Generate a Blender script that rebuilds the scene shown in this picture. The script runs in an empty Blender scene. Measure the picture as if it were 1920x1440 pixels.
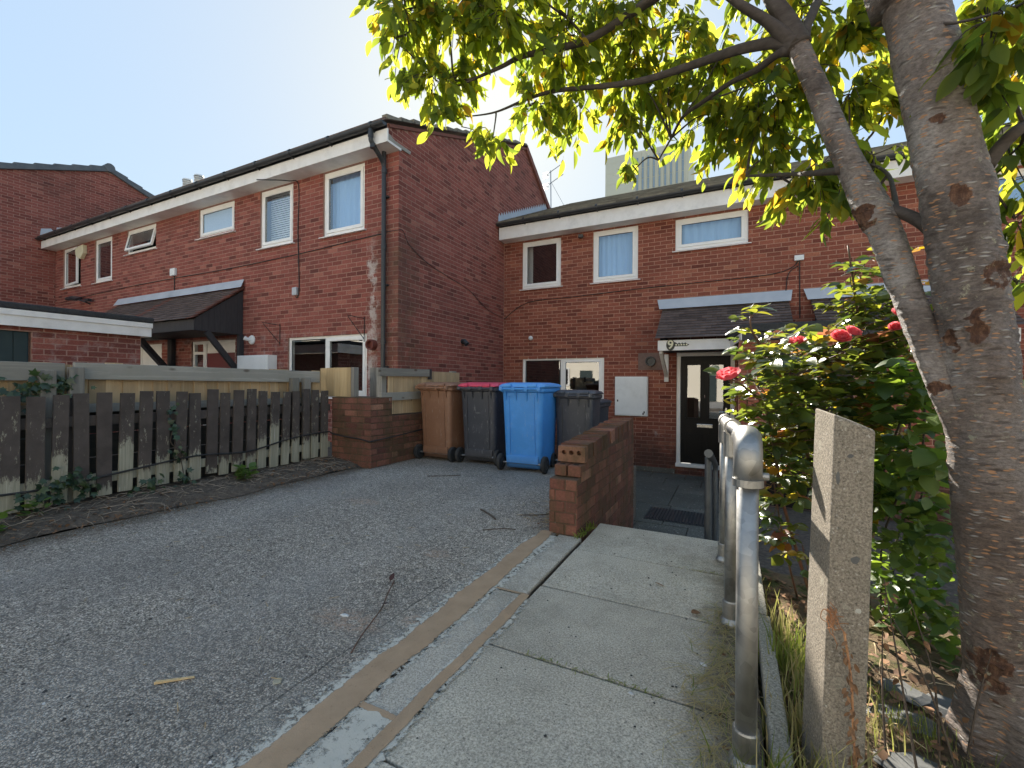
import bpy, math, random
import numpy as np
from mathutils import Vector, Matrix, Euler
R = math.radians
random.seed(7)
rng = np.random.default_rng(11)
SC = bpy.context.scene
COL = SC.collection

# ------------------------------------------------------------------ camera
CAMZ = 1.05
F_PX, YAW, PIT, ROLL = 827.9, 0.4628, -0.00137, 0.00663
fw = Vector((-math.sin(YAW)*math.cos(PIT), math.cos(YAW)*math.cos(PIT), math.sin(PIT)))
rt = Vector((math.cos(YAW), math.sin(YAW), 0)); up0 = rt.cross(fw)
rt2 = rt*math.cos(ROLL)+up0*math.sin(ROLL); up2 = rt2.cross(fw)
cam = bpy.data.cameras.new('camera'); camo = bpy.data.objects.new('camera', cam); COL.objects.link(camo)
m = Matrix.Identity(4)
for i in range(3):
    m[i][0] = rt2[i]; m[i][1] = up2[i]; m[i][2] = -fw[i]
m[2][3] = CAMZ
camo.matrix_world = m
cam.sensor_width = 36; cam.lens = F_PX/1920*36; cam.clip_start = .02; cam.clip_end = 2000
SC.camera = camo

# ------------------------------------------------------------------ sky, sun, exposure
SUN_AZ, SUN_EL = 30.1, 34.9            # degrees left of +Y, above the horizon
SKY_GAIN = 1.95
world = bpy.data.worlds.new('World'); SC.world = world; world.use_nodes = True
nt = world.node_tree; nt.nodes.clear()
wo = nt.nodes.new('ShaderNodeOutputWorld'); bg = nt.nodes.new('ShaderNodeBackground')
sky = nt.nodes.new('ShaderNodeTexSky'); sky.sky_type = 'NISHITA'; sky.sun_disc = False
sky.sun_elevation = R(SUN_EL); sky.sun_rotation = R(-SUN_AZ)
sky.air_density = 1.0; sky.dust_density = 1.0; sky.ozone_density = 0.3
bg.inputs['Strength'].default_value = 0.10
# hazy bright day: the range of the clear-sky model is compressed evenly over the whole dome
def wmath(op, a, b):
    n = nt.nodes.new('ShaderNodeMath'); n.operation = op
    for i, v in ((0, a), (1, b)):
        if isinstance(v, bpy.types.NodeSocket): nt.links.new(v, n.inputs[i])
        else: n.inputs[i].default_value = v
    return n.outputs[0]
bwn = nt.nodes.new('ShaderNodeRGBToBW'); nt.links.new(sky.outputs[0], bwn.inputs[0])
gam = nt.nodes.new('ShaderNodeGamma'); nt.links.new(sky.outputs[0], gam.inputs[0]); gam.inputs[1].default_value = .64
fac = wmath('MULTIPLY', wmath('POWER', bwn.outputs[0], -.44), SKY_GAIN)
vm = nt.nodes.new('ShaderNodeVectorMath'); vm.operation = 'SCALE'
nt.links.new(gam.outputs[0], vm.inputs[0]); nt.links.new(fac, vm.inputs['Scale'])
tint = nt.nodes.new('ShaderNodeVectorMath'); tint.operation = 'MULTIPLY'; tint.inputs[1].default_value = (.88, .985, 1.02)
nt.links.new(vm.outputs[0], tint.inputs[0]); nt.links.new(tint.outputs[0], bg.inputs[0]); nt.links.new(bg.outputs[0], wo.inputs[0])
sl = bpy.data.lights.new('sun', 'SUN'); sl.energy = 5.0; sl.angle = R(0.5); sl.color = (1, .93, .82)
so = bpy.data.objects.new('sun', sl); COL.objects.link(so)
sdir = Vector((-math.sin(R(SUN_AZ))*math.cos(R(SUN_EL)), math.cos(R(SUN_AZ))*math.cos(R(SUN_EL)), math.sin(R(SUN_EL))))
so.rotation_euler = sdir.to_track_quat('Z', 'Y').to_euler(); so.location = (0, 0, 30)
SC.view_settings.view_transform = 'Standard'; SC.view_settings.look = 'None'
SC.view_settings.exposure = 1.6; SC.view_settings.gamma = 1; SC.view_settings.use_curve_mapping = False
SC.render.engine = 'CYCLES'

# ------------------------------------------------------------------ materials
class G:
    """small node graph helper"""
    def __init__(s, name):
        s.m = bpy.data.materials.new(name); s.m.use_nodes = True
        s.t = s.m.node_tree; s.t.nodes.clear()
        s.out = s.t.nodes.new('ShaderNodeOutputMaterial')
        s.pos = s.t.nodes.new('ShaderNodeNewGeometry').outputs['Position']
        s._sep = None
    def node(s, kind, **ins):
        n = s.t.nodes.new(kind)
        for k, v in ins.items():
            k = int(k[1:]) if k[0] == '_' else k
            s.set(n.inputs[k], v)
        return n
    def set(s, inp, v):
        if isinstance(v, bpy.types.NodeSocket): s.t.links.new(v, inp)
        elif isinstance(v, (tuple, list)) and len(v) == 3 and inp.type == 'RGBA': inp.default_value = (*v, 1)
        else: inp.default_value = v
    def math(s, op, a, b=0.0, c=None, clamp=False):
        n = s.t.nodes.new('ShaderNodeMath'); n.operation = op; n.use_clamp = clamp
        s.set(n.inputs[0], a); s.set(n.inputs[1], b)
        if c is not None: s.set(n.inputs[2], c)
        return n.outputs[0]
    def scaled(s, sc):
        n = s.t.nodes.new('ShaderNodeVectorMath'); n.operation = 'MULTIPLY'
        s.set(n.inputs[0], s.pos); n.inputs[1].default_value = sc
        return n.outputs[0]
    def xyz(s):
        if s._sep is None: s._sep = s.node('ShaderNodeSeparateXYZ', _0=s.pos)
        return s._sep.outputs
    def noise(s, scale, detail=5, rough=.55, stretch=None, dist=0):
        n = s.node('ShaderNodeTexNoise', Scale=scale, Detail=detail, Roughness=rough, Distortion=dist)
        s.set(n.inputs['Vector'], s.scaled(stretch) if stretch else s.pos)
        return n.outputs[0]
    def voro(s, scale, feature='F1', out='Distance', stretch=None):
        n = s.t.nodes.new('ShaderNodeTexVoronoi'); n.feature = feature
        s.set(n.inputs['Vector'], s.scaled(stretch) if stretch else s.pos); n.inputs['Scale'].default_value = scale
        return n.outputs[out]
    def ramp(s, fac, stops, interp='LINEAR'):
        n = s.t.nodes.new('ShaderNodeValToRGB'); n.color_ramp.interpolation = interp
        e = n.color_ramp.elements
        while len(e) < len(stops): e.new(.5)
        for el, (p, c) in zip(e, stops):
            el.position = p; el.color = (*c, 1) if len(c) == 3 else c
        s.set(n.inputs[0], fac); return n.outputs[0]
    def step(s, fac, a, b):
        n = s.t.nodes.new('ShaderNodeMapRange'); n.interpolation_type = 'SMOOTHSTEP'
        s.set(n.inputs[0], fac); n.inputs[1].default_value = a; n.inputs[2].default_value = b
        return n.outputs[0]
    def mix(s, f, a, b, mode='MIX'):
        n = s.t.nodes.new('ShaderNodeMix'); n.data_type = 'RGBA'; n.blend_type = mode
        s.set(n.inputs[0], f); s.set(n.inputs[6], a); s.set(n.inputs[7], b)
        return n.outputs[2]
    def attr(s, name='tone'):
        n = s.t.nodes.new('ShaderNodeAttribute'); n.attribute_name = name; return n.outputs['Fac']
    def rand(s): return s.t.nodes.new('ShaderNodeObjectInfo').outputs['Random']
    def bump(s, h, strength=.5, dist=.005):
        n = s.node('ShaderNodeBump', Strength=strength, Distance=dist, Height=h); return n.outputs[0]
    def bsdf(s, color, rough=.8, metal=0, spec=.5, normal=None, **kw):
        n = s.t.nodes.new('ShaderNodeBsdfPrincipled')
        s.set(n.inputs['Base Color'], color); s.set(n.inputs['Roughness'], rough)
        s.set(n.inputs['Metallic'], metal); s.set(n.inputs['Specular IOR Level'], spec)
        if normal is not None: s.set(n.inputs['Normal'], normal)
        for k, v in kw.items(): s.set(n.inputs[k.replace('_', ' ')], v)
        return n.outputs[0]
    def done(s, sh): s.t.links.new(sh, s.out.inputs[0]); return s.m

def plain(name, c1, c2=None, scale=10, rough=.7, bump=0, bscale=60, metal=0, spec=.4, stretch=None, dirt=0, bdist=.003, tone=False):
    g = G(name); c2 = c2 or tuple(v*.75 for v in c1)
    col = g.ramp(g.noise(scale, 6, .6, stretch), [(.3, c1), (.7, c2)])
    if tone:
        col = g.mix(1.0, col, g.ramp(g.attr(), [(0, (.72,)*3), (1, (1.28,)*3)]), 'MULTIPLY')
    if dirt:
        d = g.math('MULTIPLY', g.step(g.noise(3.1, 8, .7), .45, .75), dirt)
        col = g.mix(d, col, (.06, .055, .045))
    nrm = g.bump(g.noise(bscale, 4, .6, stretch), bump, bdist) if bump else None
    return g.done(g.bsdf(col, rough, metal, spec, nrm))

def brick_mat(name, stops, stain=None, grime=.35):
    g = G(name)
    t = g.attr()
    base = g.ramp(t, stops)
    n = g.noise(55, 6, .65); n2 = g.noise(1.1, 5, .6)
    base = g.mix(1.0, base, g.ramp(n, [(.3, (.72,)*3), (.7, (1.2,)*3)]), 'MULTIPLY')
    base = g.mix(g.math('MULTIPLY', g.step(n2, .42, .72), grime*.7), base, (.085, .055, .048))
    if stain: base = stain(g, base)
    nrm = g.bump(g.math('ADD', n, g.noise(260, 3, .6)), .55, .004)
    return g.done(g.bsdf(base, .92, 0, .2, nrm))
def mortar_mat(name, c, stain=None):
    g = G(name)
    base = g.ramp(g.noise(30, 6, .6), [(.3, c), (.7, tuple(v*.7 for v in c))])
    base = g.mix(g.math('MULTIPLY', g.step(g.noise(1.3, 5, .6), .45, .7), .35), base, (.1, .07, .06))
    if stain: base = stain(g, base)
    return g.done(g.bsdf(base, .95, 0, .15, g.bump(g.noise(150, 3, .6), .5, .004)))
def band(g, axis, c, w):
    d = g.math('DIVIDE', g.math('ABSOLUTE', g.math('SUBTRACT', g.xyz()[axis], c)), w)
    return g.math('SUBTRACT', 1.0, d, clamp=True)

def corner_stain(g, base):
    # lime run-off beside the downpipe, green-black damp round the corner
    x, y, z = g.xyz()
    front = g.math('LESS_THAN', y, 5.43)
    wob = g.math('ADD', -5.26, g.math('MULTIPLY', g.math('SUBTRACT', g.noise(2.2, 5, .7), .5), .35))
    wid = g.math('ADD', .26, g.math('MULTIPLY', g.step(z, 2.6, 2.1), .16))
    bd = g.math('SUBTRACT', 1.0, g.math('DIVIDE', g.math('ABSOLUTE', g.math('SUBTRACT', x, wob)), wid), clamp=True)
    run = g.math('ADD', g.math('MULTIPLY', bd, .42), g.noise(9, 9, .8, (1, 1, .7)))
    run = g.math('MULTIPLY', g.math('MULTIPLY', g.step(run, .80, .96), g.step(z, 3.6, 2.9)), g.math('MULTIPLY', front, g.step(bd, .0, .15)))
    base = g.mix(g.math('MULTIPLY', run, .85), base, (.56, .49, .45))
    w = g.math('ADD', g.math('MULTIPLY', front, g.step(x, -5.45, -4.95)), g.math('MULTIPLY', g.math('SUBTRACT', 1.0, front), g.step(y, 6.35, 5.55)))
    damp = g.math('MULTIPLY', w, g.step(z, 4.2, 2.9))
    damp = g.math('MULTIPLY', damp, g.step(g.noise(2.6, 7, .7), .30, .56))
    base = g.mix(g.math('MULTIPLY', damp, .52), base, g.ramp(g.noise(5, 4), [(.35, (.060, .045, .038)), (.65, (.105, .085, .050))]))
    spots = g.math('MULTIPLY', g.math('MULTIPLY', damp, .8), g.step(g.noise(23, 4, .7), .64, .72))
    base = g.mix(spots, base, (.42, .36, .32))
    up = g.math('MULTIPLY', front, g.math('MULTIPLY', g.step(z, 2.0, 1.9), g.step(g.noise(6, 6, .7), .5, .66)))
    base = g.mix(g.math('MULTIPLY', up, .3), base, (.45, .36, .33))
    soot = g.math('MULTIPLY', g.step(z, 4.6, 6.4), g.step(g.noise(1.3, 6, .65), .35, .65))
    return g.mix(g.math('MULTIPLY', soot, .22), base, (.06, .048, .042))
def damp_base(g, base):
    z = g.xyz()[2]
    d = g.math('MULTIPLY', g.step(z, .35, -.35), g.step(g.noise(3, 7, .7), .25, .55))
    base = g.mix(g.math('MULTIPLY', d, .7), base, (.045, .036, .030))
    w = g.math('MULTIPLY', band(g, 2, .12, .12), g.step(g.noise(7, 6, .7), .55, .66))
    return g.mix(g.math('MULTIPLY', w, .8), base, (.40, .34, .31))
def moss_wall(g, base):
    d = g.math('MULTIPLY', g.step(g.noise(5, 8, .75, (1, 1, .5)), .36, .66), .72)
    base = g.mix(d, base, (.075, .062, .032))
    l = g.step(g.noise(42, 4, .7), .67, .74)
    return g.mix(g.math('MULTIPLY', l, .5), base, (.42, .40, .33))

RED1 = [(0, (.140, .046, .038)), (.4, (.240, .076, .060)), (.75, (.300, .098, .076)), (1, (.36, .140, .104))]
RED2 = [(0, (.150, .046, .033)), (.4, (.235, .076, .050)), (.75, (.30, .098, .064)), (1, (.37, .145, .088))]
RED3 = [(0, (.105, .044, .036)), (.4, (.180, .074, .055)), (.75, (.25, .105, .074)), (1, (.36, .18, .12))]
M = {}
M['brick_h1'] = brick_mat('brick_purple_red', RED1, corner_stain, .3)
M['mortar_h1'] = mortar_mat('mortar_pink', (.42, .245, .195), corner_stain)
M['brick_h2'] = brick_mat('brick_red', RED2, damp_base, .25)
M['mortar_h2'] = mortar_mat('mortar_red', (.48, .265, .19), damp_base)
M['brick_wall'] = brick_mat('brick_weathered', RED3, moss_wall, .4)
M['mortar_wall'] = mortar_mat('mortar_weathered', (.150, .095, .068), moss_wall)
M['upvc'] = plain('white_upvc', (.86, .85, .83), (.80, .79, .76), 5, .35, spec=.5, dirt=.05)
M['white_paint'] = plain('white_painted_board', (.84, .82, .79), (.74, .71, .67), 4, .55, .15, 40, dirt=.18)
M['black_plastic'] = plain('black_plastic', (.022, .024, .027), (.035, .037, .04), 8, .42, spec=.5)
M['rubber'] = plain('rubber', (.025, .025, .026), (.04, .04, .04), 30, .8, .2, 90)
M['lead'] = plain('lead_sheet', (.40, .43, .47), (.50, .52, .55), 3, .6, .3, 14, metal=.25, spec=.4)
M['dark_timber'] = plain('dark_stained_timber', (.030, .030, .034), (.050, .048, .052), 5, .65, .3, 30, stretch=(8, 8, 1))
M['dark_board'] = plain('gap_shade_board', (.050, .043, .036), (.030, .030, .024), 4, .85, .4, 30, stretch=(8, 1, 8))  # dark tone stands in for the shade between the pickets
M['tile'] = plain('roof_tile_brown', (.095, .072, .066), (.15, .11, .096), 12, .85, .4, 70, tone=True)
M['tile_red'] = plain('roof_tile_red', (.20, .072, .050), (.13, .055, .042), 10, .85, .4, 70, tone=True)
M['tile_lichen'] = plain('roof_tile_lichen', (.24, .22, .17), (.13, .12, .10), 6, .9, .5, 50, tone=True)
M['tile_slate'] = plain('verge_tile_slate', (.085, .10, .115), (.14, .15, .16), 6, .8, .3, 60)
M['felt'] = plain('roofing_felt', (.028, .030, .034), (.05, .05, .05), 30, .9, .5, 200)
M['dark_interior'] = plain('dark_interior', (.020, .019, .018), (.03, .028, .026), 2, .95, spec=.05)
M['curtain'] = plain('sky_tinted_curtain', (.40, .60, .88), (.36, .55, .82), 2, .9, stretch=(6, 6, .4))  # sky's blue reflection on the panes is put into the cloth colour
M['curtain_white'] = plain('white_curtain', (.75, .74, .71), (.58, .57, .54), 6, .9, stretch=(9, 9, .3))
M['blind'] = plain('white_blind', (.74, .76, .78), (.66, .68, .70), 4, .7)
M['grey_steel'] = plain('dull_grey_steel', (.13, .14, .15), (.09, .10, .11), 10, .5, metal=.5)
g = G('galvanised_steel')
n1 = g.voro(38, 'F1', 'Color'); n2 = g.noise(14, 6, .6)
n1 = g.node('ShaderNodeRGBToBW', _0=n1).outputs[0]
col = g.mix(1.0, g.ramp(n2, [(.3, (.27, .268, .26)), (.7, (.37, .365, .35))]), g.ramp(n1, [(.2, (.86,)*3), (.8, (1.1,)*3)]), 'MULTIPLY')
M['galv'] = g.done(g.bsdf(col, g.ramp(n2, [(.3, (.40,)*3), (.7, (.55,)*3)]), .9, .5, g.bump(g.noise(120, 4, .6), .10, .002)))

def concrete(name, c1, c2, agg=90, bump=.5, spots=True, lich=0.0, rough=.93, dirtx=False):
    g = G(name)
    a = g.noise(agg, 5, .75); b = g.noise(2.3, 6, .6); v = g.voro(agg*1.6, 'F1', 'Color')
    col = g.ramp(b, [(.3, c1), (.7, c2)])
    col = g.mix(1.0, col, g.ramp(a, [(.34, (.45,)*3), (.5, (1.0,)*3), (.66, (1.55,)*3)]), 'MULTIPLY')
    if spots:
        s = g.step(g.noise(agg*.55, 2, .5), .66, .72); col = g.mix(g.math('MULTIPLY', s, .5), col, (.52, .50, .46))
        s = g.step(g.noise(agg*.7, 2, .5), .34, .29); col = g.mix(g.math('MULTIPLY', s, .6), col, (.05, .05, .045))
        st = g.step(g.noise(1.3, 8, .75), .46, .68); col = g.mix(g.math('MULTIPLY', st, .42), col, (.12, .112, .085))
        st = g.step(g.noise(7, 8, .75), .58, .70); col = g.mix(g.math('MULTIPLY', st, .35), col, (.13, .13, .085))
        st = g.step(g.noise(4.1, 5, .7), .66, .72); col = g.mix(g.math('MULTIPLY', st, .35), col, (.55, .52, .45))
    col = g.mix(1.0, col, g.ramp(g.rand(), [(0, (.86,)*3), (1, (1.10,)*3)]), 'MULTIPLY')
    if dirtx:      # trodden-in soil along the bed side and a grimy joint line
        x_ = g.xyz()[0]
        dd = g.math('ADD', x_, g.math('MULTIPLY', g.math('SUBTRACT', g.noise(6, 8, .75), .5), .42))
        col = g.mix(g.math('MULTIPLY', g.step(dd, -.17, .02), .78), col, g.ramp(g.noise(40, 5, .7), [(.35, (.075, .060, .042)), (.65, (.17, .135, .09))]))
    if lich:
        l = g.step(g.noise(13, 6, .7), .60, .66); col = g.mix(g.math('MULTIPLY', l, lich), col, (.50, .50, .40))
    return g.done(g.bsdf(col, rough, 0, .2, g.bump(a, bump, .006)))
M['slab'] = concrete('concrete_slab', (.57, .505, .405), (.44, .39, .31), 130, .5)
M['path_slab'] = concrete('path_slab', (.47, .428, .355), (.355, .322, .266), 150, .5, dirtx=True)
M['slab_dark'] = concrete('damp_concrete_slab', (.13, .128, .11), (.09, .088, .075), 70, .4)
M['kerb'] = concrete('concrete_kerb', (.46, .42, .36), (.38, .35, .30), 190, .5)
M['post'] = concrete('concrete_post', (.27, .235, .19), (.20, .175, .14), 170, .8, True, .22)
M['edging'] = concrete('concrete_edging', (.34, .32, .28), (.26, .25, .21), 120, .8, True, .35)

g = G('tarmac')
v = g.node('ShaderNodeTexVoronoi', Vector=g.pos, Scale=140.0); vc = v.outputs['Color']; vd = v.outputs['Distance']
bw = g.node('ShaderNodeRGBToBW', _0=vc).outputs[0]
v2 = g.node('ShaderNodeTexVoronoi', Vector=g.pos, Scale=62.0); bw2 = g.node('ShaderNodeRGBToBW', _0=v2.outputs['Color']).outputs[0]
bw = g.mix(g.step(g.noise(21, 3, .6), .47, .60), bw, bw2)
stone = g.ramp(bw, [(.12, (.12, .107, .092)), (.35, (.32, .285, .240)), (.58, (.53, .475, .403)), (.8, (.70, .630, .54)), (.95, (.92, .84, .74))])
col = g.mix(g.step(vd, .35, .75), stone, (.155, .139, .118))
col = g.mix(1.0, col, g.ramp(g.noise(1.2, 6, .6), [(.3, (.80,)*3), (.7, (1.2,)*3)]), 'MULTIPLY')
col = g.mix(1.0, col, g.ramp(g.noise(26, 5, .75), [(.32, (.60,)*3), (.5, (1.0,)*3), (.68, (1.35,)*3)]), 'MULTIPLY')
big_ = g.noise(.55, 5, .6); track = g.math('MAXIMUM', band(g, 0, -2.0, .35), band(g, 0, -3.4, .35))
col = g.mix(g.math('MULTIPLY', g.step(big_, .46, .62), .38), col, (.16, .155, .15))
col = g.mix(g.math('MULTIPLY', track, .14), col, (.48, .46, .43))
col = g.mix(g.math('MULTIPLY', g.step(g.noise(2.4, 7, .75), .60, .68), .45), col, (.11, .105, .10))
col = g.mix(g.math('MULTIPLY', g.step(g.noise(19, 4, .7), .70, .74), .5), col, (.62, .60, .56))
crk = g.math('MULTIPLY', band(g, 0, g.math('ADD', -1.345, g.math('MULTIPLY', g.math('SUBTRACT', g.noise(6, 5, .7), .5), .05)), .006), g.math('MULTIPLY', g.step(g.xyz()[1], .7, .85), g.step(g.xyz()[1], 2.1, 1.8)))
col = g.mix(g.math('MULTIPLY', g.step(crk, .1, .5), .8), col, (.05, .048, .045))
# pale cement wash along the kerb and two brick-dust smears
x, y, z = g.xyz()
wash = g.math('MULTIPLY', g.step(x, -1.60, -1.20), g.step(g.noise(5, 7, .75), .42, .62))
col = g.mix(g.math('MULTIPLY', wash, .30), col, (.42, .41, .37))
for cx, cy, rx, ry in ((-1.52, 1.42, .16, .05), (-1.62, 2.22, .08, .04), (-1.25, 1.55, .05, .03), (-2.9, 2.9, .15, .05)):
    d = g.math('MULTIPLY', band(g, 0, cx, rx*1.6), band(g, 1, cy, ry*2.2))
    d = g.math('MULTIPLY', g.step(d, .05, .5), g.step(g.noise(30, 6, .75), .40, .60))
    col = g.mix(g.math('MULTIPLY', d, .55), col, (.46, .31, .22))
dd = g.math('ADD', x, g.math('MULTIPLY', g.math('SUBTRACT', g.noise(5, 8, .75), .5), .55))
col = g.mix(g.math('MULTIPLY', g.step(dd, -3.80, -4.08), .85), col, g.ramp(g.noise(60, 5, .7), [(.35, (.055, .044, .033)), (.65, (.14, .11, .075))]))
de = g.math('MULTIPLY', g.step(dd, -1.42, -1.20), g.step(g.math('ADD', y, g.math('MULTIPLY', g.noise(4, 6, .7), .6)), 3.0, 3.5))
col = g.mix(g.math('MULTIPLY', de, .7), col, (.085, .070, .052))
h = g.math('ADD', g.math('MULTIPLY', vd, -1.0), g.math('MULTIPLY', g.noise(45, 5, .7), 1.6))
M['tarmac'] = g.done(g.bsdf(col, .85, 0, .35, g.bump(h, 1.0, .008)))
M['chip'] = plain('tarmac_chipping', (.42, .39, .35), (.22, .205, .19), 300, .85, tone=True)

def strip_mat(name, c1, c2, ragged, sc, lo, hi):
    g = G(name)
    col = g.ramp(g.noise(9, 6, .65), [(.3, c1), (.7, c2)])
    col = g.mix(g.math('MULTIPLY', g.step(g.noise(70, 4, .7), .58, .7), .35), col, tuple(.5*v for v in c2))
    d = g.bsdf(col, .95, 0, .15, g.bump(g.noise(170, 4, .7), .6, .003))
    e = g.math('ADD', g.attr(), g.math('MULTIPLY', g.math('SUBTRACT', g.noise(sc, 7, .75), .5), ragged))
    tr_ = g.t.nodes.new('ShaderNodeBsdfTransparent').outputs[0]
    mx_ = g.node('ShaderNodeMixShader', _0=g.step(e, lo, hi), _1=tr_, _2=d)
    return g.done(mx_.outputs[0])
M['sand'] = strip_mat('kiln_sand', (.40, .285, .19), (.31, .22, .145), 1.1, 26, .16, .34)
M['cement'] = strip_mat('cement_smear', (.52, .50, .44), (.42, .405, .36), 2.2, 38, .40, .75)
M['cement_solid'] = plain('cement_patch', (.50, .49, .44), (.36, .35, .31), 14, .9, .6, 120)
M['soil'] = plain('dark_soil', (.15, .12, .092), (.06, .048, .038), 22, .95, 1.0, 60, bdist=.02)
g = G('bed_soil')
n = g.noise(9, 8, .7)
col = g.ramp(n, [(.3, (.10, .072, .048)), (.5, (.19, .135, .085)), (.62, (.085, .10, .035)), (.75, (.055, .040, .028))])
M['bed'] = g.done(g.bsdf(col, .95, 0, .1, g.bump(g.noise(50, 6, .75), 1.0, .02)))
M['ground'] = plain('rough_ground', (.10, .095, .07), (.06, .07, .04), 3, .95, .6, 20)
M['road'] = plain('road_tarmac', (.27, .265, .26), (.22, .22, .215), 40, .9, .5, 200)

# timber
def wood(name, c1, c2, axis='z', knots=True, rough=.8, green=0):
    g = G(name)
    st = {'z': (26, 26, 1.3), 'y': (26, 1.3, 26), 'x': (1.3, 26, 26)}[axis]
    w = g.noise(1.0, 7, .65, st, 1.2)
    col = g.ramp(w, [(.28, c1), (.5, c2), (.72, tuple(.7*v for v in c1))])
    col = g.mix(1.0, col, g.ramp(g.rand(), [(0, (.78,)*3), (1, (1.18,)*3)]), 'MULTIPLY')
    if knots:
        k = g.step(g.voro(7, 'F1', 'Distance', {'z': (1, 1, .45), 'y': (1, .45, 1), 'x': (.45, 1, 1)}[axis]), .16, .07)
        col = g.mix(g.math('MULTIPLY', k, .75), col, (.07, .045, .03))
    if green:
        col = g.mix(g.math('MULTIPLY', g.step(g.noise(4, 6, .7), .42, .65), green), col, (.10, .105, .055))
    return g.done(g.bsdf(col, rough, 0, .25, g.bump(w, .45, .004)))
M['wood_grey'] = wood('weathered_grey_timber', (.36, .34, .30), (.255, .24, .21), 'y', green=.12)
M['wood_grey_v'] = wood('weathered_grey_post', (.32, .305, .275), (.22, .205, .18), 'z', green=.15)
M['wood_pale'] = wood('treated_pine_board', (.60, .45, .28), (.44, .31, .18), 'z', green=.10)
M['wood_new'] = wood('new_pine_board', (.60, .46, .27), (.50, .36, .19), 'z')
g = G('peeling_brown_paint')
w = g.noise(1.0, 7, .65, (30, 30, 1.3), 1.2)
bare = g.ramp(w, [(.3, (.42, .395, .31)), (.6, (.25, .235, .175)), (.75, (.56, .545, .50))])
paint = g.ramp(g.noise(8, 5, .6), [(.3, (.062, .050, .045)), (.7, (.095, .078, .070))])
zz = g.xyz()[2]
lim = g.math('ADD', .17, g.math('MULTIPLY', g.math('POWER', g.rand(), 1.7), .42))
edge = g.math('ADD', g.math('SUBTRACT', zz, lim), g.math('MULTIPLY', g.math('SUBTRACT', g.noise(12, 7, .8, (2.2, 2.2, .7)), .5), .55))
low = g.step(edge, .03, -.03)
fl = g.math('MULTIPLY', g.step(g.noise(17, 7, .8, (1.6, 1.6, .5)), .58, .64), g.step(g.rand(), .15, .7))
mask = g.math('MAXIMUM', low, fl)
col = g.mix(mask, paint, bare)
M['picket'] = g.done(g.bsdf(col, g.math('SUBTRACT', .85, g.math('MULTIPLY', mask, .05)), 0, .25, g.bump(g.math('SUBTRACT', g.math('MULTIPLY', w, .4), mask), .5, .003)))

# glass
g = G('window_glass')
bk = g.t.nodes.new('ShaderNodeNewGeometry').outputs['Backfacing']
fr = g.node('ShaderNodeFresnel', IOR=g.math('ADD', 1.8, g.math('MULTIPLY', bk, 1/1.8-1.8))).outputs[0]
tr = g.node('ShaderNodeBsdfTransparent', Color=(.86, .90, .90)).outputs[0]
gl = g.node('ShaderNodeBsdfAnisotropic', Color=(.95, .97, 1), Roughness=.015).outputs[0]
mx = g.node('ShaderNodeMixShader', _0=g.math('MULTIPLY', fr, 2.3, clamp=True), _1=tr, _2=gl)
M['glass'] = g.done(mx.outputs[0])
M['frosted'] = plain('frosted_glass', (.42, .56, .72), (.36, .50, .66), 30, .22, .1, 60, spec=.7)

def bin_mat(name, c):
    g = G(name)
    n = g.noise(5, 7, .7); s = g.noise(40, 5, .7, (1, 1, .25))
    col = g.mix(g.math('MULTIPLY', g.step(n, .45, .75), .35), c, tuple(min(1, v*1.5+.03) for v in c))
    col = g.mix(g.math('MULTIPLY', g.step(s, .57, .70), .26), col, (.5, .5, .48))
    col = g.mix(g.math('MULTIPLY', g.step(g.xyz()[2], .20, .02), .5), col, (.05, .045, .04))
    return g.done(g.bsdf(col, .46, 0, .45, g.bump(g.noise(190, 3, .5), .12, .002)))
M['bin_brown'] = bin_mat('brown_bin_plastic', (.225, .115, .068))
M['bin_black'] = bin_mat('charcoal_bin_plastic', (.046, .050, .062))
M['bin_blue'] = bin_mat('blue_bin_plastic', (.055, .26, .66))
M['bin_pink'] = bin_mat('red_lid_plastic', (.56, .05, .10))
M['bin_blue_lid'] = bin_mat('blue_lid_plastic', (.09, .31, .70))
M['bin_mark'] = plain('embossed_mark', (.10, .105, .11), (.13, .13, .135), 40, .6)
M['door_black'] = plain('black_door', (.006, .006, .0065), (.011, .0105, .010), 6, .42, .25, 25, spec=.2, stretch=(9, 9, .6))
M['door_red'] = plain('red_door', (.20, .012, .016), (.16, .01, .014), 5, .35)
M['door_green'] = plain('dark_green_door', (.018, .034, .036), (.028, .045, .045), 5, .6, .2, 20)
M['chrome'] = plain('bright_metal', (.70, .69, .66), (.6, .6, .58), 20, .25, metal=.9)
M['cabinet'] = plain('white_cabinet', (.78, .80, .80), (.70, .72, .72), 3, .5, dirt=.12)
M['terracotta'] = plain('terracotta_vent', (.20, .060, .045), (.15, .05, .04), 12, .8)
M['cable'] = plain('black_cable', (.018, .017, .017), (.03, .028, .027), 8, .6)
M['plaque'] = plain('dark_plaque', (.035, .033, .024), (.05, .046, .035), 30, .5)
M['cream'] = plain('cream_numeral', (.72, .68, .48), (.64, .60, .42), 20, .5)
M['twig'] = plain('twig_bark', (.10, .075, .055), (.055, .042, .034), 60, .9, .5, 200)
M['dry'] = plain('dry_stalks', (.46, .36, .22), (.30, .22, .12), 30, .9, tone=True)
M['debris'] = plain('grey_twig_debris', (.33, .275, .215), (.17, .135, .105), 30, .9, tone=True)
M['deadleaf'] = plain('dead_leaf', (.25, .135, .065), (.12, .065, .038), 40, .85, tone=True)
M['stone_chip'] = plain('pale_stone', (.55, .56, .56), (.40, .40, .40), 30, .8, .4, 80)
M['slate'] = plain('slate_stone', (.125, .125, .12), (.07, .072, .07), 9, .75, .7, 50)
M['tower'] = plain('hazy_tower_concrete', (.84, .74, .58), (.76, .67, .52), .1, .9)  # paled to paint in distance haze
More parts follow.
